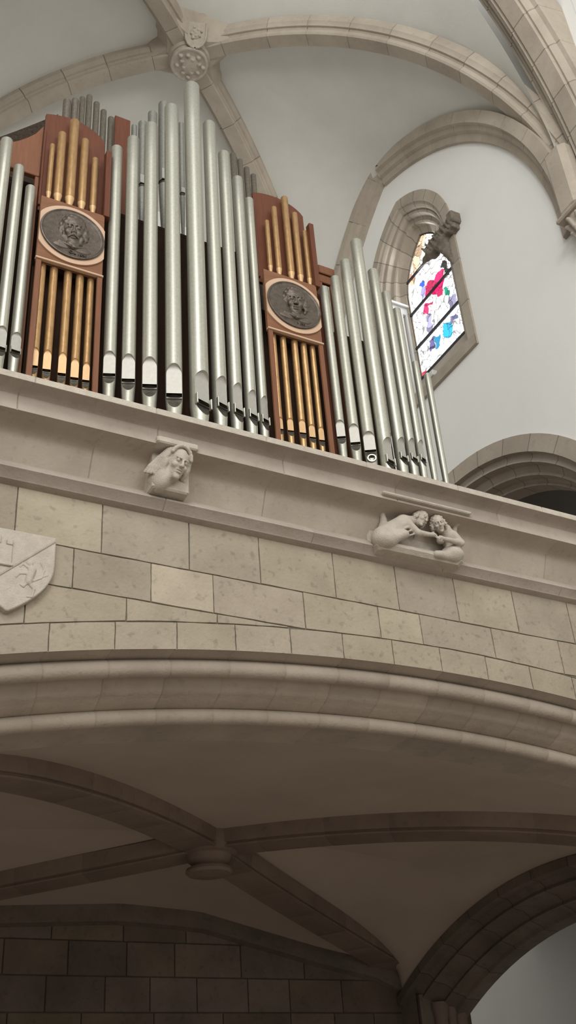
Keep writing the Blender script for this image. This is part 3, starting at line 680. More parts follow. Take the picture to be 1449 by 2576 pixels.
# wind hole collar on the third pipe of that tower
mb = MB(); A = Matrix(((1, 0, 0), (0, 0, -1), (0, 1, 0))); t_ = rp[2]
mb.lathe([(0.030, 0.0), (0.040, 0.0), (0.040, 0.055), (0.030, 0.055), (0.030, 0.0)], (0, -0.012, 7.00-BASE-0.055), A, n=24, cap=False); mb.build('wind_collar', SILVER, t_, smooth=40)
mb = MB(); mb.lathe([(0.031, 0.012), (0.0005, 0.012)], (0, -0.012, 7.00-BASE-0.055), A, n=24, cap=False); mb.build('wind_hole', BAR, t_)

# ---- the two wooden panels with gilt pipes and a portrait medallion
def panel(xc, which, up_, lo_, words_):
    L, R = xc-0.287, xc+0.287
    t = thing('gilt_pipe_tower', words_[0], 'organ tower', (xc, 6.30, BASE))
    def b(name, lo, hi, m, ch=0.004, par=None):
        mb = MB(); mb.box((lo[0]-xc, lo[1]-6.30, lo[2]-BASE), (hi[0]-xc, hi[1]-6.30, hi[2]-BASE), ch=ch); return mb.build(name, m, par or t)
    b('stile', (L, 6.275, BASE), (L+0.046, 6.303, 8.23), WOODL); b('stile', (R-0.046, 6.275, BASE), (R, 6.303, 8.23), WOODL)
    b('lower_backboard', (L+0.01, 6.44, BASE), (R-0.01, 6.46, 8.30), DARKW)
    b('medallion_board', (L, 6.285, 8.235), (R, 6.325, 9.012), WOODH, 0.003)
    b('moulding', (L-0.008, 6.262, 8.232), (R+0.004, 6.30, 8.252), PALEW, 0.004)
    b('sole', (L, 6.28, BASE), (R, 6.44, BASE+0.09), WOODL)
    # shaped backboard with an arched head
    mb = MB(); out = [(-0.285, 8.95), (0.292, 8.95), (0.292, 9.98)]+[(0.292-0.577*k/20, 10.0+(0.33 if which == 0 else 0.27)*math.sin(math.pi*(0.12+0.60*(k/20)**0.8))**0.8*1.0) for k in range(21)]
    mb.prism([(a, q-BASE) for a, q in out], lambda a, q: (a, 0.10, q), lambda a, q: (a, 0.13, q)); mb.build('backboard', WOOD, t)
    b('upper_stile', (R-0.012, 6.27, 9.0), (R+0.040, 6.34, 9.89), WOOD)
    b('upper_stile', (L-0.004, 6.38, 9.0), (L+0.016, 6.42, 10.02), WOOD)
    # portrait medallion
    m = thing('portrait_medallion', words_[1], 'medallion', (xc+0.002, 6.285, 8.625), 'bronze portrait medallions on the organ')
    mb = MB(); nn = 72; ro, ri = [], []
    for k in range(nn):
        a = 2*math.pi*k/nn; ro.append((max(-0.287, min(0.287, 0.335*math.cos(a))), 0.335*math.sin(a))); ri.append((0.24*math.cos(a), 0.24*math.sin(a)))
    mb.grid([[(p[0], 0, p[1]) for p in ro], [(p[0], -0.016, p[1]) for p in ro], [(p[0], -0.016, p[1]) for p in ri], [(p[0], 0, p[1]) for p in ri]], True); mb.build('wooden_ring', PALEW, m, smooth=30)['label'] = 'pale wooden ring behind the bronze'
    A = Matrix(((1, 0, 0), (0, 0, -1), (0, 1, 0)))
    mb = MB(); mb.lathe([(0.27, 0.012), (0.28, 0.018), (0.286, 0.026), (0.282, 0.034), (0.273, 0.036), (0.268, 0.032), (0.262, 0.026), (0.253, 0.024), (0.12, 0.028), (0.001, 0.030)], (0, 0, 0), A, n=72); disc = mb.build('bronze_disc', BRONZE, m, smooth=35)
    # portrait in high relief
    kw = dict(bald=0.6, beard=1, hair=1, jitter=1.3) if which == 0 else dict(bald=0.0, beard=0, hair=1, jitter=1.5)
    S = 0.315; Mx = Matrix.Translation((0.0, -0.034, 0.02)) @ Matrix.Rotation(math.radians(-6 if which == 0 else -12), 4, 'Z') @ Matrix.Rotation(math.radians(14), 4, 'X') @ Matrix.Diagonal((S*0.9, S*0.46, S*1.02, 1))
    f = lambda P: head_sdf(P, **kw)
    sculpt('portrait', f, (-0.6, -0.6, -0.78), (0.6, 0.62, 0.66), 70, BRONZE, disc, Mx, 50)
    def bust(P):
        d = sd_ell(P, (-0.085, 0.01, -0.165), (0.085, 0.018, 0.042)); d = smin(d, sd_ell(P, (0.085, 0.01, -0.165), (0.085, 0.018, 0.042)), 0.02)
        d = smin(d, sd_ell(P, (0, 0.0, -0.13), (0.05, 0.025, 0.05)), 0.02)
        for s in (-1, 1): d = smin(d, sd_cap(P, (s*0.02, -0.012, -0.17), (s*0.12, -0.004, -0.13), 0.012, 0.008), 0.008)
        return d
    sculpt('shoulders', bust, (-0.19, -0.04, -0.23), (0.19, 0.05, -0.06), 60, BRONZE, disc, Matrix.Translation((0, -0.03, 0)), 50)
    # raised lettering along the bottom, as far as it can be read
    txt = 'CIL 1898' if which == 0 else 'I  IVI'
    cu = bpy.data.curves.new('lettering', 'FONT'); cu.body = txt; cu.size = 0.043; cu.extrude = 0.004; cu.align_x = 'CENTER'
    tmp = bpy.data.objects.new('lettering_tmp', cu); COL.objects.link(tmp); dg = bpy.context.evaluated_depsgraph_get()
    me = bpy.data.meshes.new_from_object(tmp.evaluated_get(dg)); bpy.data.objects.remove(tmp)
    me.materials.clear(); me.materials.append(BRONZE); at = me.color_attributes.new('tint', 'FLOAT_COLOR', 'CORNER')
    o = bpy.data.objects.new('lettering', me); COL.objects.link(o); o.parent = disc; o.location = (0.055, -0.030, -0.235); o.rotation_euler = (math.pi/2, 0, 0)
    # five gilt pipes below and five above
    for i, (dx, r, zl, za) in enumerate(lo_):
        organ_pipe('%s gilt organ pipe counting from the %s, low row under the %s medallion' % (ORD[i], 'central tower' if which else 'cut-off tower', words_[2]), 'gilt pipes under the %s medallion' % words_[2], dx, 6.345, r, zl, za, 8.30, -12, (GOLD, GOLDLIP), nB=20)
    for i, (dx, r, zb, zt) in enumerate(up_):
        p = thing('organ_pipe', '%s gilt organ pipe standing above the %s medallion' % (words_[3][i], words_[2]), 'organ pipe', (dx, 6.345, 8.99), 'gilt pipes above the %s medallion' % words_[2])
        mb = MB(); mb.lathe([(r, zb+0.05-8.99), (r, zt-8.99), (r*0.96, zt-8.986), (r*0.86, zt-8.988), (r*0.86, zt-9.05)], n=24); mb.build('pipe_body', GOLD, p, smooth=40)
        mb = MB(); mb.lathe([(0.25*r, 0.0), (r*0.98, zb+0.05-8.99)], n=24); mb.build('pipe_foot', GOLDLIP, p, smooth=40)
    return t
panel(1.670, 0, [(1.455, .024, 9.09, 9.78), (1.537, .040, 9.09, 9.98), (1.645, .045, 9.10, 10.22), (1.755, .0385, 9.09, 10.00), (1.860, .032, 9.09, 9.79)],
      [(1.455, .032, 7.13, 7.305), (1.555, .034, 7.125, 7.312), (1.677, .0345, 7.125, 7.328), (1.780, .0345, 7.115, 7.30), (1.874, .030, 7.12, 7.292)],
      ['mahogany organ panel with gilt pipes and the bearded portrait, between two silver towers', 'dark bronze medallion with a bearded, wild-haired head, beside the cut-off silver tower', 'bearded-head',
       ['thinnest, shortest', 'second from the thin end, middling', 'tallest, central', 'second tallest, fourth along', 'short end']])
panel(3.828, 1, [(3.650, .025, 9.09, 9.77), (3.745, .031, 9.09, 10.01), (3.880, .036, 9.09, 10.225), (3.982, .034, 9.09, 10.03), (4.085, .029, 9.09, 9.81)],
      [(3.622, .026, 7.145, 7.265), (3.722, .030, 7.155, 7.281), (3.842, .032, 7.165, 7.300), (3.938, .031, 7.145, 7.275), (4.032, .028, 7.14, 7.276)],
      ['mahogany organ panel with gilt pipes and the long-haired portrait, beside the tower before the window', 'dark bronze medallion with a broad long-haired head, nearer the window', 'long-haired-head',
       ['thinnest, shortest', 'second along, second tallest', 'tallest, central', 'fourth along, middling', 'short end']])

# ---- case: shaped fascia panels, boards and the dark body behind the pipes
def swan(name, label, x_in, d, zs, grp):
    """fascia beside a panel; d = -1 runs towards the cut-off tower"""
    t = thing(name, label, 'organ case panel', (x_in, 6.42, 9.2), grp)
    mb = MB(); out = [(0, 9.44-9.2), (d*0.80, 9.41-9.2)]+[(d*0.80, zs[-1]-9.2)]+[(d*0.80*(1-k/12), interp([0, 0.07, 0.17, 0.28, 0.5, 0.8], zs, 0.80*(1-k/12))-9.2) for k in range(1, 13)]
    mb.prism(out, lambda a, q: (a, 0, q), lambda a, q: (a, 0.025, q)); mb.build('fascia', WOODL, t)
    mb = MB(); mb.box((min(0, d*0.8), -0.02, 9.375-9.2), (max(0, d*0.8), 0.03, 9.425-9.2), ch=0.006); mb.build('rail', WOODL, t)
    mb = MB(); mb.box((min(d*0.035, 0), -0.01, BASE-9.2), (max(d*0.035, 0), 0.03, 9.40-9.2), ch=0.004); mb.build('post', WOODL, t)
    return t
swan('case_fascia', 'curved mahogany fascia sweeping down towards the cut-off silver tower', 1.375, -1, [10.10, 9.95, 9.82, 9.72, 9.67, 9.65], None)
# small framed case side beyond the second panel
t = thing('case_side_frame', 'small mahogany frame with a square opening behind the shortest pipe of the window tower', 'organ case frame', (4.28, 6.40, BASE))
for nm, lo, hi in (('post', (-0.11, -0.0, 0), (-0.04, 0.05, 3.49)), ('cornice', (-0.05, -0.02, 2.97), (0.14, 0.06, 3.08)), ('rail', (-0.05, 0.0, 2.86), (0.13, 0.04, 2.97)), ('stile', (-0.05, 0.0, 0), (-0.01, 0.04, 2.86)), ('stile', (0.085, 0.0, 0), (0.13, 0.04, 2.86))):
    mb = MB(); mb.box(lo, hi, ch=0.006); mb.build(nm, WOODL if nm != 'post' else WOOD, t)
# dark body of the case
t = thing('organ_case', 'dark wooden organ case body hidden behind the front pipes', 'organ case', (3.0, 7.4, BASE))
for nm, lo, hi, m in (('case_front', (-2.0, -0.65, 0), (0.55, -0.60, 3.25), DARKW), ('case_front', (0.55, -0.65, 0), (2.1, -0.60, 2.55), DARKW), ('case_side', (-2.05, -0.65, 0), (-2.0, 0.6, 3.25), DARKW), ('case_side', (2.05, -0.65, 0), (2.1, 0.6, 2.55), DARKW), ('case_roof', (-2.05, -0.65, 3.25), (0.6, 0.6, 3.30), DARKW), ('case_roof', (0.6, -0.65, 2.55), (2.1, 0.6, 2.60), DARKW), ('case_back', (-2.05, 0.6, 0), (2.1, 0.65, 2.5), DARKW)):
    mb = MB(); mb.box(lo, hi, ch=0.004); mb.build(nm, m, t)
mb = MB(); mb.prism([(0.75, 9.67), (1.66, 9.67), (1.66, 11.28), (1.45, 11.02), (1.25, 10.78), (1.05, 10.55), (0.75, 10.2)], lambda a, b: (a-1.2, 0, b-9.67), lambda a, b: (a-1.2, 0.05, b-9.67))  # added flat dark sheet, top edge sloped to stay below the rib
tag(mb.build('dark_infill_sheet', DARKFILL, None, loc=(1.2, 7.1, 9.67)), 'dark brown flat sheet above the curved fascia, its sloped edge under the vault rib', 'board')
t = MB(); t.box((-0.085, -0.015, 0), (0.085, 0.015, 1.66), ch=0.003)
o = t.build('partition_board', WOOD, None, loc=(2.305, 6.92, 9.68)); tag(o, 'tall plain mahogany board standing among the dull pipes behind the central tower', 'board')

# ---- dull pipes of the inner ranks, seen over and between the front pipes
def back_pipe(label, grp, x, y, zt, r, m, zb=9.0, mouth=None, cat='organ pipe'):
    p = thing('inner_pipe', label, cat, (x, y, zb), grp)
    mb = MB(); z0 = 0.25
    if mouth:
        zm = mouth-zb; mb.lathe([(r, zm+0.03), (r, zt-zb), (r*0.9, zt-zb+0.003), (r*0.88, zt-zb-0.05)], n=20); mb.build('pipe_body', m, p, smooth=40)
        mb = MB(); mb.lathe([(0.4*r, 0), (r*0.97, zm-0.02)], n=20); mb.build('pipe_foot', m, p, smooth=40)
        mb = MB(); mb.box((-0.75*r, -r*1.02, zm+0.03), (0.75*r, -r*0.55, zm+0.03+2.6*r), ch=0.003); mb.build('upper_lip', SILVLIP, p)
        mb = MB(); mb.lathe([(0.8*r, zm-0.02), (0.8*r, zm+0.03)], n=16); mb.build('mouth', BAR, p)
    else:
        mb.lathe([(r, z0), (r, zt-zb), (r*0.93, zt-zb+0.003), (r*0.88, zt-zb-0.05)], n=20); mb.build('pipe_body', m, p, smooth=40)
        mb = MB(); mb.lathe([(0.4*r, 0), (r, z0)], n=20); mb.build('pipe_foot', m, p, smooth=40)
    return p
g1 = 'dull pipes behind the bearded-head panel'
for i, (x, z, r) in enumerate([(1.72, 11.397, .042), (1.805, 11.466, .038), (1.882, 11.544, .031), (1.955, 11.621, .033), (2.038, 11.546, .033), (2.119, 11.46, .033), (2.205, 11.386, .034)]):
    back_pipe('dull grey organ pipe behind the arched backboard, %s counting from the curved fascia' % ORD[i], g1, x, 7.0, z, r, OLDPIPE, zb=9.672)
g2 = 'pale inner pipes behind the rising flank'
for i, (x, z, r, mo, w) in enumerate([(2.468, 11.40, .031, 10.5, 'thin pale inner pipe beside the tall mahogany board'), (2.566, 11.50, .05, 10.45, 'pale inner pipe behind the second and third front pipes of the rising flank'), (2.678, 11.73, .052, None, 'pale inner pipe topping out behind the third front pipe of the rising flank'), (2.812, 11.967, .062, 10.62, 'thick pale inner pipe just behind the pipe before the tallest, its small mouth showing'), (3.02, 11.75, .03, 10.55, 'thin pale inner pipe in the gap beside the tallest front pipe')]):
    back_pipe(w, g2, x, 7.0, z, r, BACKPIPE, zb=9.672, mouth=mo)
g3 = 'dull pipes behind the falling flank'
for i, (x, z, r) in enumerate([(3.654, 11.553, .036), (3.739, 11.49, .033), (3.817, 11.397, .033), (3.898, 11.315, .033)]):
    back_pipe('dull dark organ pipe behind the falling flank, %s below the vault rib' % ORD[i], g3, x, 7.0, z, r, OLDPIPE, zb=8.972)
for (x, z, l) in ((1.215, 9.42, 'brown wooden pipe behind the cut-off silver tower, under the fascia rail'),):
    p = thing('wooden_pipe', l, 'organ pipe', (x, 6.50, BASE)); mb = MB(); mb.box((-0.02, -0.02, 0), (0.02, 0.02, z-BASE), ch=0.004); mb.build('pipe_body', WOODL, p)
    mb = MB(); mb.box((-0.014, -0.026, 0.8), (0.014, -0.018, 0.9), ch=0.002); mb.build('upper_lip', PALEW, p)

# ================================================================== CARVED WORK
def hand(d, P, c, s, dirv, k=0.006):
    """blocky carved hand: palm, four fingers and a thumb reaching along dirv"""
    c = np.array(c); dv = np.array(dirv)/np.linalg.norm(dirv); side = np.cross(dv, (0, -1, 0)); side = side/np.linalg.norm(side); out = np.cross(side, dv)
    d = smin(d, sd_cap(P, c, c+dv*0.45*s, 0.30*s, 0.34*s), k)
    for i, ln in enumerate((0.52, 0.60, 0.56, 0.42)):
        a = c+dv*0.5*s+side*(i-1.5)*0.19*s; m = a+dv*ln*0.55*s-out*0.05*s; e = m+dv*ln*0.4*s+np.array((0, 0.0, -0.18*s))
        d = smin(d, sd_cap(P, a, m, 0.098*s, 0.09*s), k*0.4); d = smin(d, sd_cap(P, m, e, 0.09*s, 0.075*s), k*0.4)
    a = c+dv*0.12*s-side*0.30*s; d = smin(d, sd_cap(P, a, a+dv*0.38*s-side*0.16*s, 0.11*s, 0.085*s), k*0.4)
    return d

# ---- head corbel
t = thing('carved_corbel', 'stone corbel carved as a single long-haired head looking down from the gallery front', 'corbel', (2.385, 6.0, 5.95))
mb = MB(); mb.box((-0.15, -0.20, -0.10), (0.135, 0.15, 0.24), ch=0.012); mb.box((-0.165, -0.335, 0.205), (0.155, -0.0, 0.262), ch=0.01)
mb.build('corbel_block', CARVE, t)
def corb_head(P):
    d = head_sdf(P, bald=0.4, beard=0, hair=1, jitter=0.5)
    d = smin(d, sd_ell(P, (-0.22, 0.22, -0.55), (0.30, 0.42, 0.42)), 0.12)                # swelling neck
    d = smin(d, sd_cap(P, (0.0, 0.1, -0.3), (-0.1, 0.5, -0.5), 0.26, 0.4), 0.1)
    for s in (-1, 1):
        for j in range(4):
            o = 0.06*j; a = (s*(0.30+o*0.3), -0.16+0.1*j, 0.36); b = (s*(0.43+o*.4), -0.02+0.1*j, 0.02); c = (s*(0.46+o), 0.06+0.1*j, -0.30); e = (s*(0.52+o), 0.12+0.1*j, -0.50)
            for u, v, r1, r2 in ((a, b, .06, .07), (b, c, .07, .07), (c, e, .07, .05)): d = smin(d, sd_cap(P, u, v, r1, r2), 0.02)
    a = [(0.36*math.cos(q), -0.20+0.04*math.sin(q), 0.16+0.40*math.sin(q)) for q in np.linspace(0.25, math.pi-0.25, 9)]
    for u, v in zip(a, a[1:]): d = smin(d, sd_cap(P, u, v, 0.055, 0.055), 0.02)
    return d
Mx = Matrix.Translation((0.005, -0.265, 0.085)) @ Matrix.Rotation(math.radians(13), 4, 'Z') @ Matrix.Rotation(math.radians(8), 4, 'Y') @ Matrix.Rotation(math.radians(24), 4, 'X') @ Matrix.Diagonal((0.235, 0.235, 0.25, 1))
sculpt('carved_head', corb_head, (-0.85, -0.7, -1.1), (0.8, 0.95, 0.72), 84, CARVE, t, Mx, 50)

# ---- corbel with two crouching figures reaching for each other
t = thing('carved_corbel', 'stone corbel carved with two crouching figures bending towards each other, hands meeting', 'corbel', (4.55, 6.0, 5.98))
mb = MB(); mb.box((-0.43, -0.06, -0.20), (0.42, 0.15, 0.24), ch=0.02); mb.box((-0.42, -0.335, 0.205), (0.44, -0.02, 0.232), ch=0.008); mb.build('corbel_block', CARVE, t)
mb = MB(); mb.box((-0.43, -0.19, -0.205), (0.40, 0.0, -0.12), ch=0.03); mb.build('corbel_ledge', CARVE, t)
def figs(P):
    X_, Y_, Z_ = P[..., 0], P[..., 1], P[..., 2]
    Q = P.copy(); wv = 0.0
    # left figure: hips low at the side, back rising to the shoulders, head forward, raised foot behind
    d = sd_cap(P, (-0.35, -0.15, -0.09), (-0.17, -0.19, 0.06), 0.092, 0.068)
    d = smin(d, sd_ell(P, (-0.35, -0.16, -0.12), (0.105, 0.09, 0.075)), 0.04)
    d = smin(d, sd_cap(P, (-0.16, -0.19, 0.07), (-0.07, -0.20, 0.105), 0.055, 0.04), 0.03)           # neck
    d = smin(d, sd_cap(P, (-0.15, -0.23, 0.035), (-0.085, -0.26, -0.05), 0.038, 0.027), 0.018)
    d = smin(d, sd_cap(P, (-0.085, -0.26, -0.05), (0.035, -0.265, -0.045), 0.026, 0.018), 0.012)
    d = smin(d, sd_cap(P, (-0.33, -0.13, -0.02), (-0.305, -0.12, 0.10), 0.05, 0.026), 0.03)
    d = smin(d, sd_cap(P, (-0.305, -0.12, 0.10), (-0.315, -0.13, 0.18), 0.025, 0.02), 0.015)
    d = smin(d, sd_cap(P, (-0.315, -0.13, 0.185), (-0.265, -0.19, 0.18), 0.02, 0.015), 0.01)
    d = smin(d, sd_cap(P, (-0.33, -0.20, -0.13), (-0.20, -0.235, -0.075), 0.05, 0.036), 0.025)
    for k in range(5): d = smin(d, sd_cap(P, (-0.20+0.02*k, -0.245, 0.05-0.028*k), (-0.27+0.02*k, -0.225, 0.03-0.03*k), 0.008, 0.006), 0.012)   # ribs
    d2 = sd_cap(P, (0.335, -0.15, -0.02), (0.245, -0.19, 0.085), 0.075, 0.055)
    d2 = smin(d2, sd_ell(P, (0.30, -0.16, -0.12), (0.105, 0.09, 0.065)), 0.04)
    d2 = smin(d2, sd_cap(P, (0.24, -0.19, 0.09), (0.185, -0.20, 0.10), 0.045, 0.035), 0.02)
    d2 = smin(d2, sd_cap(P, (0.305, -0.22, 0.04), (0.355, -0.235, -0.035), 0.034, 0.028), 0.018)
    d2 = smin(d2, sd_cap(P, (0.355, -0.235, -0.035), (0.165, -0.265, -0.055), 0.027, 0.018), 0.012)
    d2 = smin(d2, sd_ell(P, (0.20, -0.17, -0.005), (0.034, 0.034, 0.034)), 0.01)
    d2 = smin(d2, sd_cap(P, (0.36, -0.12, 0.05), (0.375, -0.17, 0.175), 0.028, 0.024), 0.02)
    d2 = smin(d2, sd_ell(P, (0.385, -0.19, 0.185), (0.035, 0.03, 0.022)), 0.012)
    d2 = smin(d2, sd_cap(P, (0.30, -0.17, -0.14), (0.12, -0.19, -0.165), 0.05, 0.03), 0.03)
    d = smin(d, d2, 0.010)
    d = hand(d, P, (0.035, -0.27, -0.045), 0.055, (1, -0.05, 0.03)); d = hand(d, P, (0.15, -0.27, -0.055), 0.05, (-1, -0.05, 0.05))
    return d
sculpt('carved_figures', figs, (-0.52, -0.34, -0.24), (0.46, 0.0, 0.26), 170, CARVE, t, None, 50)
hf = lambda P: head_sdf(P, bald=0.0, beard=0, hair=1, jitter=1.5)
for c, rz, ry, rx, S in (((-0.012, -0.225, 0.118), 32, 22, 30, 0.150), ((0.150, -0.235, 0.098), -30, -14, 24, 0.150)):
    sculpt('carved_head', hf, (-0.6, -0.6, -0.6), (0.6, 0.7, 0.66), 56, CARVE, t, Matrix.Translation(c) @ Matrix.Rotation(math.radians(rz), 4, 'Z') @ Matrix.Rotation(math.radians(ry), 4, 'Y') @ Matrix.Rotation(math.radians(rx), 4, 'X') @ Matrix.Scale(S, 4), 50)

# ---- shield on the arch spandrel
t = thing('stone_shield', 'pale carved stone shield with a bend line and a small beast, on the gallery front', 'shield', (1.325, 6.0, 5.05))
half = [(0.285, 0.315), (0.286, 0.10)]+[(0.286*(1-u**2.1), 0.10-0.385*u) for u in np.linspace(0.08, 0.985, 13)]
out = half+[(-a, b) for a, b in half[::-1]]
mb = MB(); mb.prism(out, lambda a, b: (a, 0.01, b), lambda a, b: (a, -0.045, b)); mb.prism(out, lambda a, b: (a, -0.0452, b), lambda a, b: (a*0.975, -0.05, b*0.975)); mb.build('shield_plate', CARVE, t)
def beast(P):
    d = sd_cap(P, (0.12, 0, 0.02), (0.10, 0, -0.07), 0.028, 0.024)
    d = smin(d, sd_ell(P, (0.10, 0, 0.065), (0.026, 0.02, 0.026)), 0.012)
    for a, b, r1, r2 in (((0.10,0,0.03),(0.055,0,0.055),.012,.009), ((0.055,0,0.055),(0.04,0,0.03),.009,.008), ((0.09,0,-0.01),(0.04,0,-0.02),.012,.009), ((0.04,0,-0.02),(0.02,0,-0.05),.009,.008), ((0.10,0,-0.07),(0.14,0,-0.12),.016,.011), ((0.14,0,-0.12),(0.13,0,-0.175),.011,.009), ((0.13,0,-0.175),(0.10,0,-0.18),.009,.008), ((0.09,0,-0.08),(0.07,0,-0.11),.013,.01), ((0.07,0,-0.11),(0.05,0,-0.10),.01,.008),
                           ((0.13,0,-0.06),(0.18,0,-0.03),.009,.008), ((0.18,0,-0.03),(0.20,0,0.03),.008,.007), ((0.20,0,0.03),(0.175,0,0.085),.007,.010), ((0.19,0,-0.02),(0.225,0,0.0),.007,.006)):
        d = smin(d, sd_cap(P, a, b, r1, r2), 0.006)
    return d
sculpt('beast_relief', beast, (-0.01, -0.03, -0.21), (0.25, 0.03, 0.12), 90, CARVE, t, Matrix.Translation((0.02, -0.048, 0.02)) @ Matrix.Diagonal((1, 0.85, 1, 1)), 50)
mb = MB(); mb.box((-0.375, -0.056, -0.005), (0.375, -0.044, 0.005), M=Matrix.Translation((0.005, 0, 0.03)) @ Matrix.Rotation(math.radians(-43), 4, 'Y'), tint=0.8)
mb.build('bend_line', CARVE, t)
mb = MB()
for lo, hi in (((-0.20, -0.062, 0.05), (0.0, -0.045, 0.19)), ((-0.20, -0.066, 0.19), (-0.16, -0.045, 0.23)), ((-0.12, -0.066, 0.19), (-0.08, -0.045, 0.25)), ((-0.04, -0.066, 0.19), (0.0, -0.045, 0.23)), ((-0.21, -0.066, 0.035), (0.012, -0.045, 0.055))): mb.box(lo, hi, ch=0.004)
mb.build('castle_relief', CARVE, t)

# ---- vault bosses
t = thing('vault_boss', 'round carved stone boss where the upper vault ribs cross', 'boss', (4.57, 10.2, 18.15))
mb = MB(); mb.lathe([(0.70, 0.48), (0.56, 0.36), (0.47, 0.24), (0.37, 0.10), (0.34, 0.03)], n=40); mb.build('hub', RIBST, t, smooth=30)
def bossf(P):
    d = sd_box(P, (0, 0, 0.0), (0.5, 0.5, 0.07), 0.02); R = np.hypot(P[..., 0], P[..., 1]); d = np.maximum(d, R-0.315)
    d = smin(d, np.hypot(R-0.30, P[..., 2]+0.06)-0.028, 0.02)
    rel = sd_ell(P, (0.02, 0.0, -0.07), (0.15, 0.18, 0.045))
    for k in range(14):
        a = k*2.399; rr = 0.05+0.20*math.sqrt(k/14); rel = np.minimum(rel, sd_ell(P, (rr*math.cos(a), rr*math.sin(a), -0.085), (0.042, 0.03, 0.035)))
    return smin(d, rel, 0.015)
sculpt('carved_disc', bossf, (-0.36, -0.36, -0.16), (0.36, 0.36, 0.1), 80, CARVE, t, None, 50)
mb = MB()
for ci, c in enumerate(('FR', 'FL', 'BR', 'BL')):      # flared stumps joining the ribs to the hub
    d = Vector((CRN[c][0]-BO[0], CRN[c][1]-BO[1], 0)).normalized(); b = Vector((-d.y, d.x, 0)); rws = []
    for q, w, e in ((0.26, 0.30, 0.25), (0.42, 0.20, 0.28), (0.58, 0.14, 0.26), (0.80, 0.12, 0.14)):
        P0 = d*q; zb = 0.10+0.006*ci; rws.append([P0-b*w+Z*zb, P0+b*w+Z*zb, P0+b*(w+e)+Z*(0.42+zb*.3), P0-b*(w+e)+Z*(0.42+zb*.3)])
    mb.grid(rws, True); mb.add(rws[0], [(0, 1, 2, 3)]); mb.add(rws[-1], [(0, 1, 2, 3)])
mb.build('rib_stump', RIBST, t, smooth=30)
t = thing('boss_shield', 'small carved stone shield beside the round boss, at the crossing of the upper ribs', 'shield', (4.50, 9.74, 18.27))
sh = [(0.165, 0.20), (0.17, 0.02)]+[(0.17*math.cos(a), -0.01-0.20*math.sin(a)) for a in np.linspace(0.1, 1.5, 9)]; sh = sh+[(-a, b) for a, b in sh[::-1]]
Mx = Matrix.Rotation(math.radians(-22), 4, 'Z') @ Matrix.Rotation(math.radians(40), 4, 'X') @ Matrix.Rotation(math.radians(4), 4, 'Y')
mb = MB(); mb.prism(sh, lambda a, b: Mx @ Vector((a*.94, 0.10, b*.94)), lambda a, b: Mx @ Vector((a, -0.02, b))); mb.build('shield_plate', CARVE, t)
def shrel(P):
    d = sd_ell(P, (0, 0, 0.02), (0.09, 0.03, 0.10))
    for k in range(9): a = k*2.4; d = np.minimum(d, sd_ell(P, (0.03*math.sqrt(k)*math.cos(a)*1.2, -0.018, 0.02+0.036*math.sqrt(k)*math.sin(a)), (0.026, 0.022, 0.022)))
    return d
sculpt('shield_relief', shrel, (-0.16, -0.06, -0.16), (0.16, 0.05, 0.18), 50, CARVE, t, Mx @ Matrix.Translation((0, -0.02, 0)), 50)
mb = MB()
for s in (-1, 1): mb.tube([Mx @ Vector((s*0.175, -0.02, z)) for z in (0.2, 0.1, 0.0)]+[Mx @ Vector((s*0.175*math.cos(a), -0.02, -0.01-0.21*math.sin(a))) for a in (0.4, 0.8, 1.2, 1.5)], 0.02, n=8)
mb.build('shield_rim', CARVE, t, smooth=40)
t = thing('vault_boss', 'plain round stone boss under the gallery vault, where the dark ribs cross', 'boss', (4.57, 10.2, 4.42))
mb = MB(); mb.lathe([(0.30, 0.36), (0.30, 0.16), (0.24, 0.15), (0.22, 0.10), (0.17, 0.06), (0.18, 0.03)], n=32); mb.build('hub', LOWRIB, t, smooth=30)
mb = MB(); mb.lathe([(0.16, 0.03), (0.235, 0.02), (0.245, -0.01), (0.22, -0.035), (0.001, -0.05)], n=32); mb.build('disc', LOWRIB, t, smooth=30)

# ---- foliate capital where the front ribs spring
def leafy(cxy, seed, n, box_, k=0.03):
    rr = np.random.default_rng(seed); pts = [(rr.uniform(b[0], b[1]) for b in box_) for _ in range(n)]; return [tuple(p) for p in pts]
def capf(P):
    R = np.hypot(P[..., 0], P[..., 1]); d = np.maximum(R-(0.16+0.14*np.clip((P[..., 2]+0.35)/0.6, 0, 1)**1.5), np.abs(P[..., 2])-0.33)
    for lev, rr, nl in ((-0.14, 0.21, 8), (0.10, 0.28, 9)):
        for k in range(nl):
            a = 2*math.pi*(k+lev)/nl; c, s = math.cos(a), math.sin(a)
            d = smin(d, sd_cap(P, (rr*.85*c, rr*.85*s, lev-0.10), ((rr+.03)*c, (rr+.03)*s, lev+0.06), 0.045, 0.05), 0.02)
            d = smin(d, sd_ell(P, ((rr+.06)*c, (rr+.06)*s, lev+0.08), (0.05, 0.05, 0.04)), 0.02)
    return d
t = thing('foliate_capital', 'leafy carved stone capital under the springing of the front vault ribs', 'capital', (8.30, 6.27, 11.72))
sculpt('carved_leaves', capf, (-0.42, -0.42, -0.38), (0.42, 0.42, 0.38), 70, CARVE, t, Matrix.Diagonal((0.62, 0.62, 0.62, 1)), 50)
mb = MB(); mb.box((-0.24, -0.30, 0.17), (0.1, 0.24, 0.24), ch=0.02); mb.build('abacus', RIBST, t)
mb = MB(); mb.lathe([(0.02, -0.50), (0.055, -0.38), (0.09, -0.28), (0.105, -0.18)], n=24); mb.build('corbel_tail', CARVE, t, smooth=40)

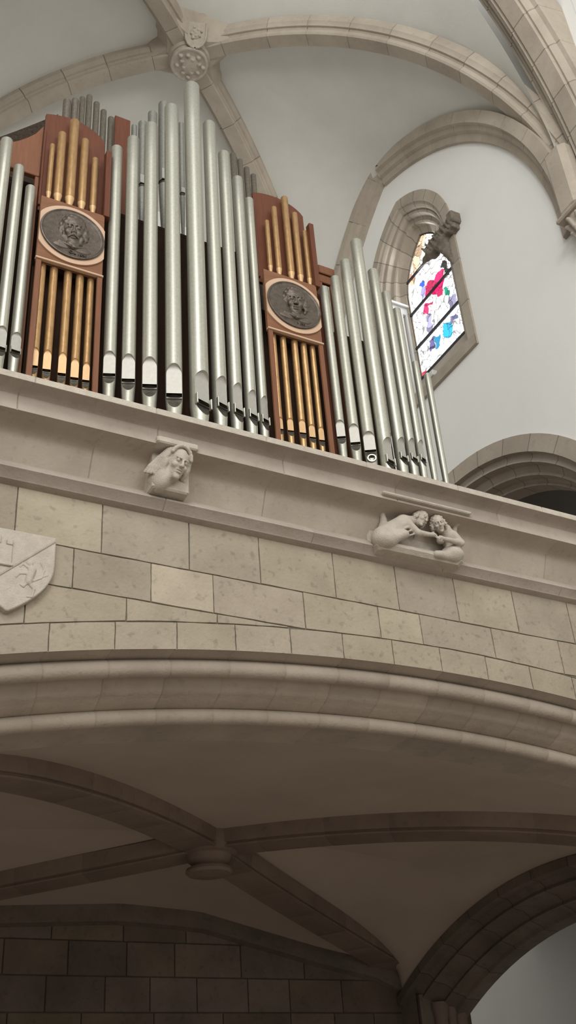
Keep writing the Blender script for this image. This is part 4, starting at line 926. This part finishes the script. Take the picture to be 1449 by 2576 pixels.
# ---- foliate bracket crossing the window's near jamb
def brak(P):
    X_, Y_, Z_ = P[..., 0], P[..., 1], P[..., 2]
    d = sd_box(P, (0, -0.08, 0.02), (0.09, 0.36, 0.13), 0.03)
    sh_ = P.copy(); d = smin(d, sd_cap(P, (0, 0.20, 0.0), (0, 0.50, -0.03), 0.11, 0.015), 0.05)
    d = smin(d, sd_cap(P, (0.02, -0.05, -0.05), (0.06, -0.16, -0.62), 0.13, 0.035), 0.06)
    w = 0.02*np.sin(Y_*26+Z_*16)*np.sin(Z_*34-Y_*12)
    d = d + w*np.clip((-X_+0.14)*6, 0, 1)
    for k in range(7):
        y = -0.36+0.1*k; d = smin(d, sd_cap(P, (-0.09, y, -0.06), (-0.12, y+0.07, 0.10), 0.024, 0.016), 0.012)
    return d
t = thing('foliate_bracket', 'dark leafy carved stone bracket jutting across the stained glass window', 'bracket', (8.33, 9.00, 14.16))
sculpt('carved_leaves', brak, (-0.2, -0.5, -0.75), (0.22, 0.62, 0.22), 110, DARKCARVE, t, None, 50)
mb = MB(); mb.box((-0.11, -0.50, -0.02), (0.10, -0.36, 0.20), ch=0.02); mb.build('end_block', DARKCARVE, t)

# ---- pale frame in the window's far jamb and the little box on the sill
t = thing('jamb_frame', 'pale frame with a flat ledge inside the window jamb, behind the slim silver pipes', 'frame', (8.58, 10.62, 12.2))
for nm, lo, hi in (('ledge', (-0.20, -0.07, 2.06), (0.20, 0.06, 2.12)), ('head_rail', (-0.18, -0.03, 1.90), (0.18, 0.03, 2.06)), ('post', (-0.20, -0.05, 0.1), (-0.13, 0.03, 1.92)), ('post', (-0.02, -0.05, 0.1), (0.05, 0.03, 1.92)), ('post', (0.12, -0.03, 0.5), (0.20, 0.03, 1.92))):
    mb = MB(); mb.box(lo, hi, ch=0.008); mb.build(nm, WHITEFR, t)
t = thing('sill_box', 'small pale box on the sloping sill of the stained glass window', 'box', (8.50, 9.93, 12.10))
mb = MB(); mb.box((-0.05, -0.05, 0.04), (0.05, 0.05, 0.15), ch=0.01); mb.build('housing', WHITEFR, t)
mb = MB(); mb.box((-0.015, 0.05, 0.08), (0.015, 0.16, 0.11), ch=0.004); mb.build('bracket_arm', LEAD, t)
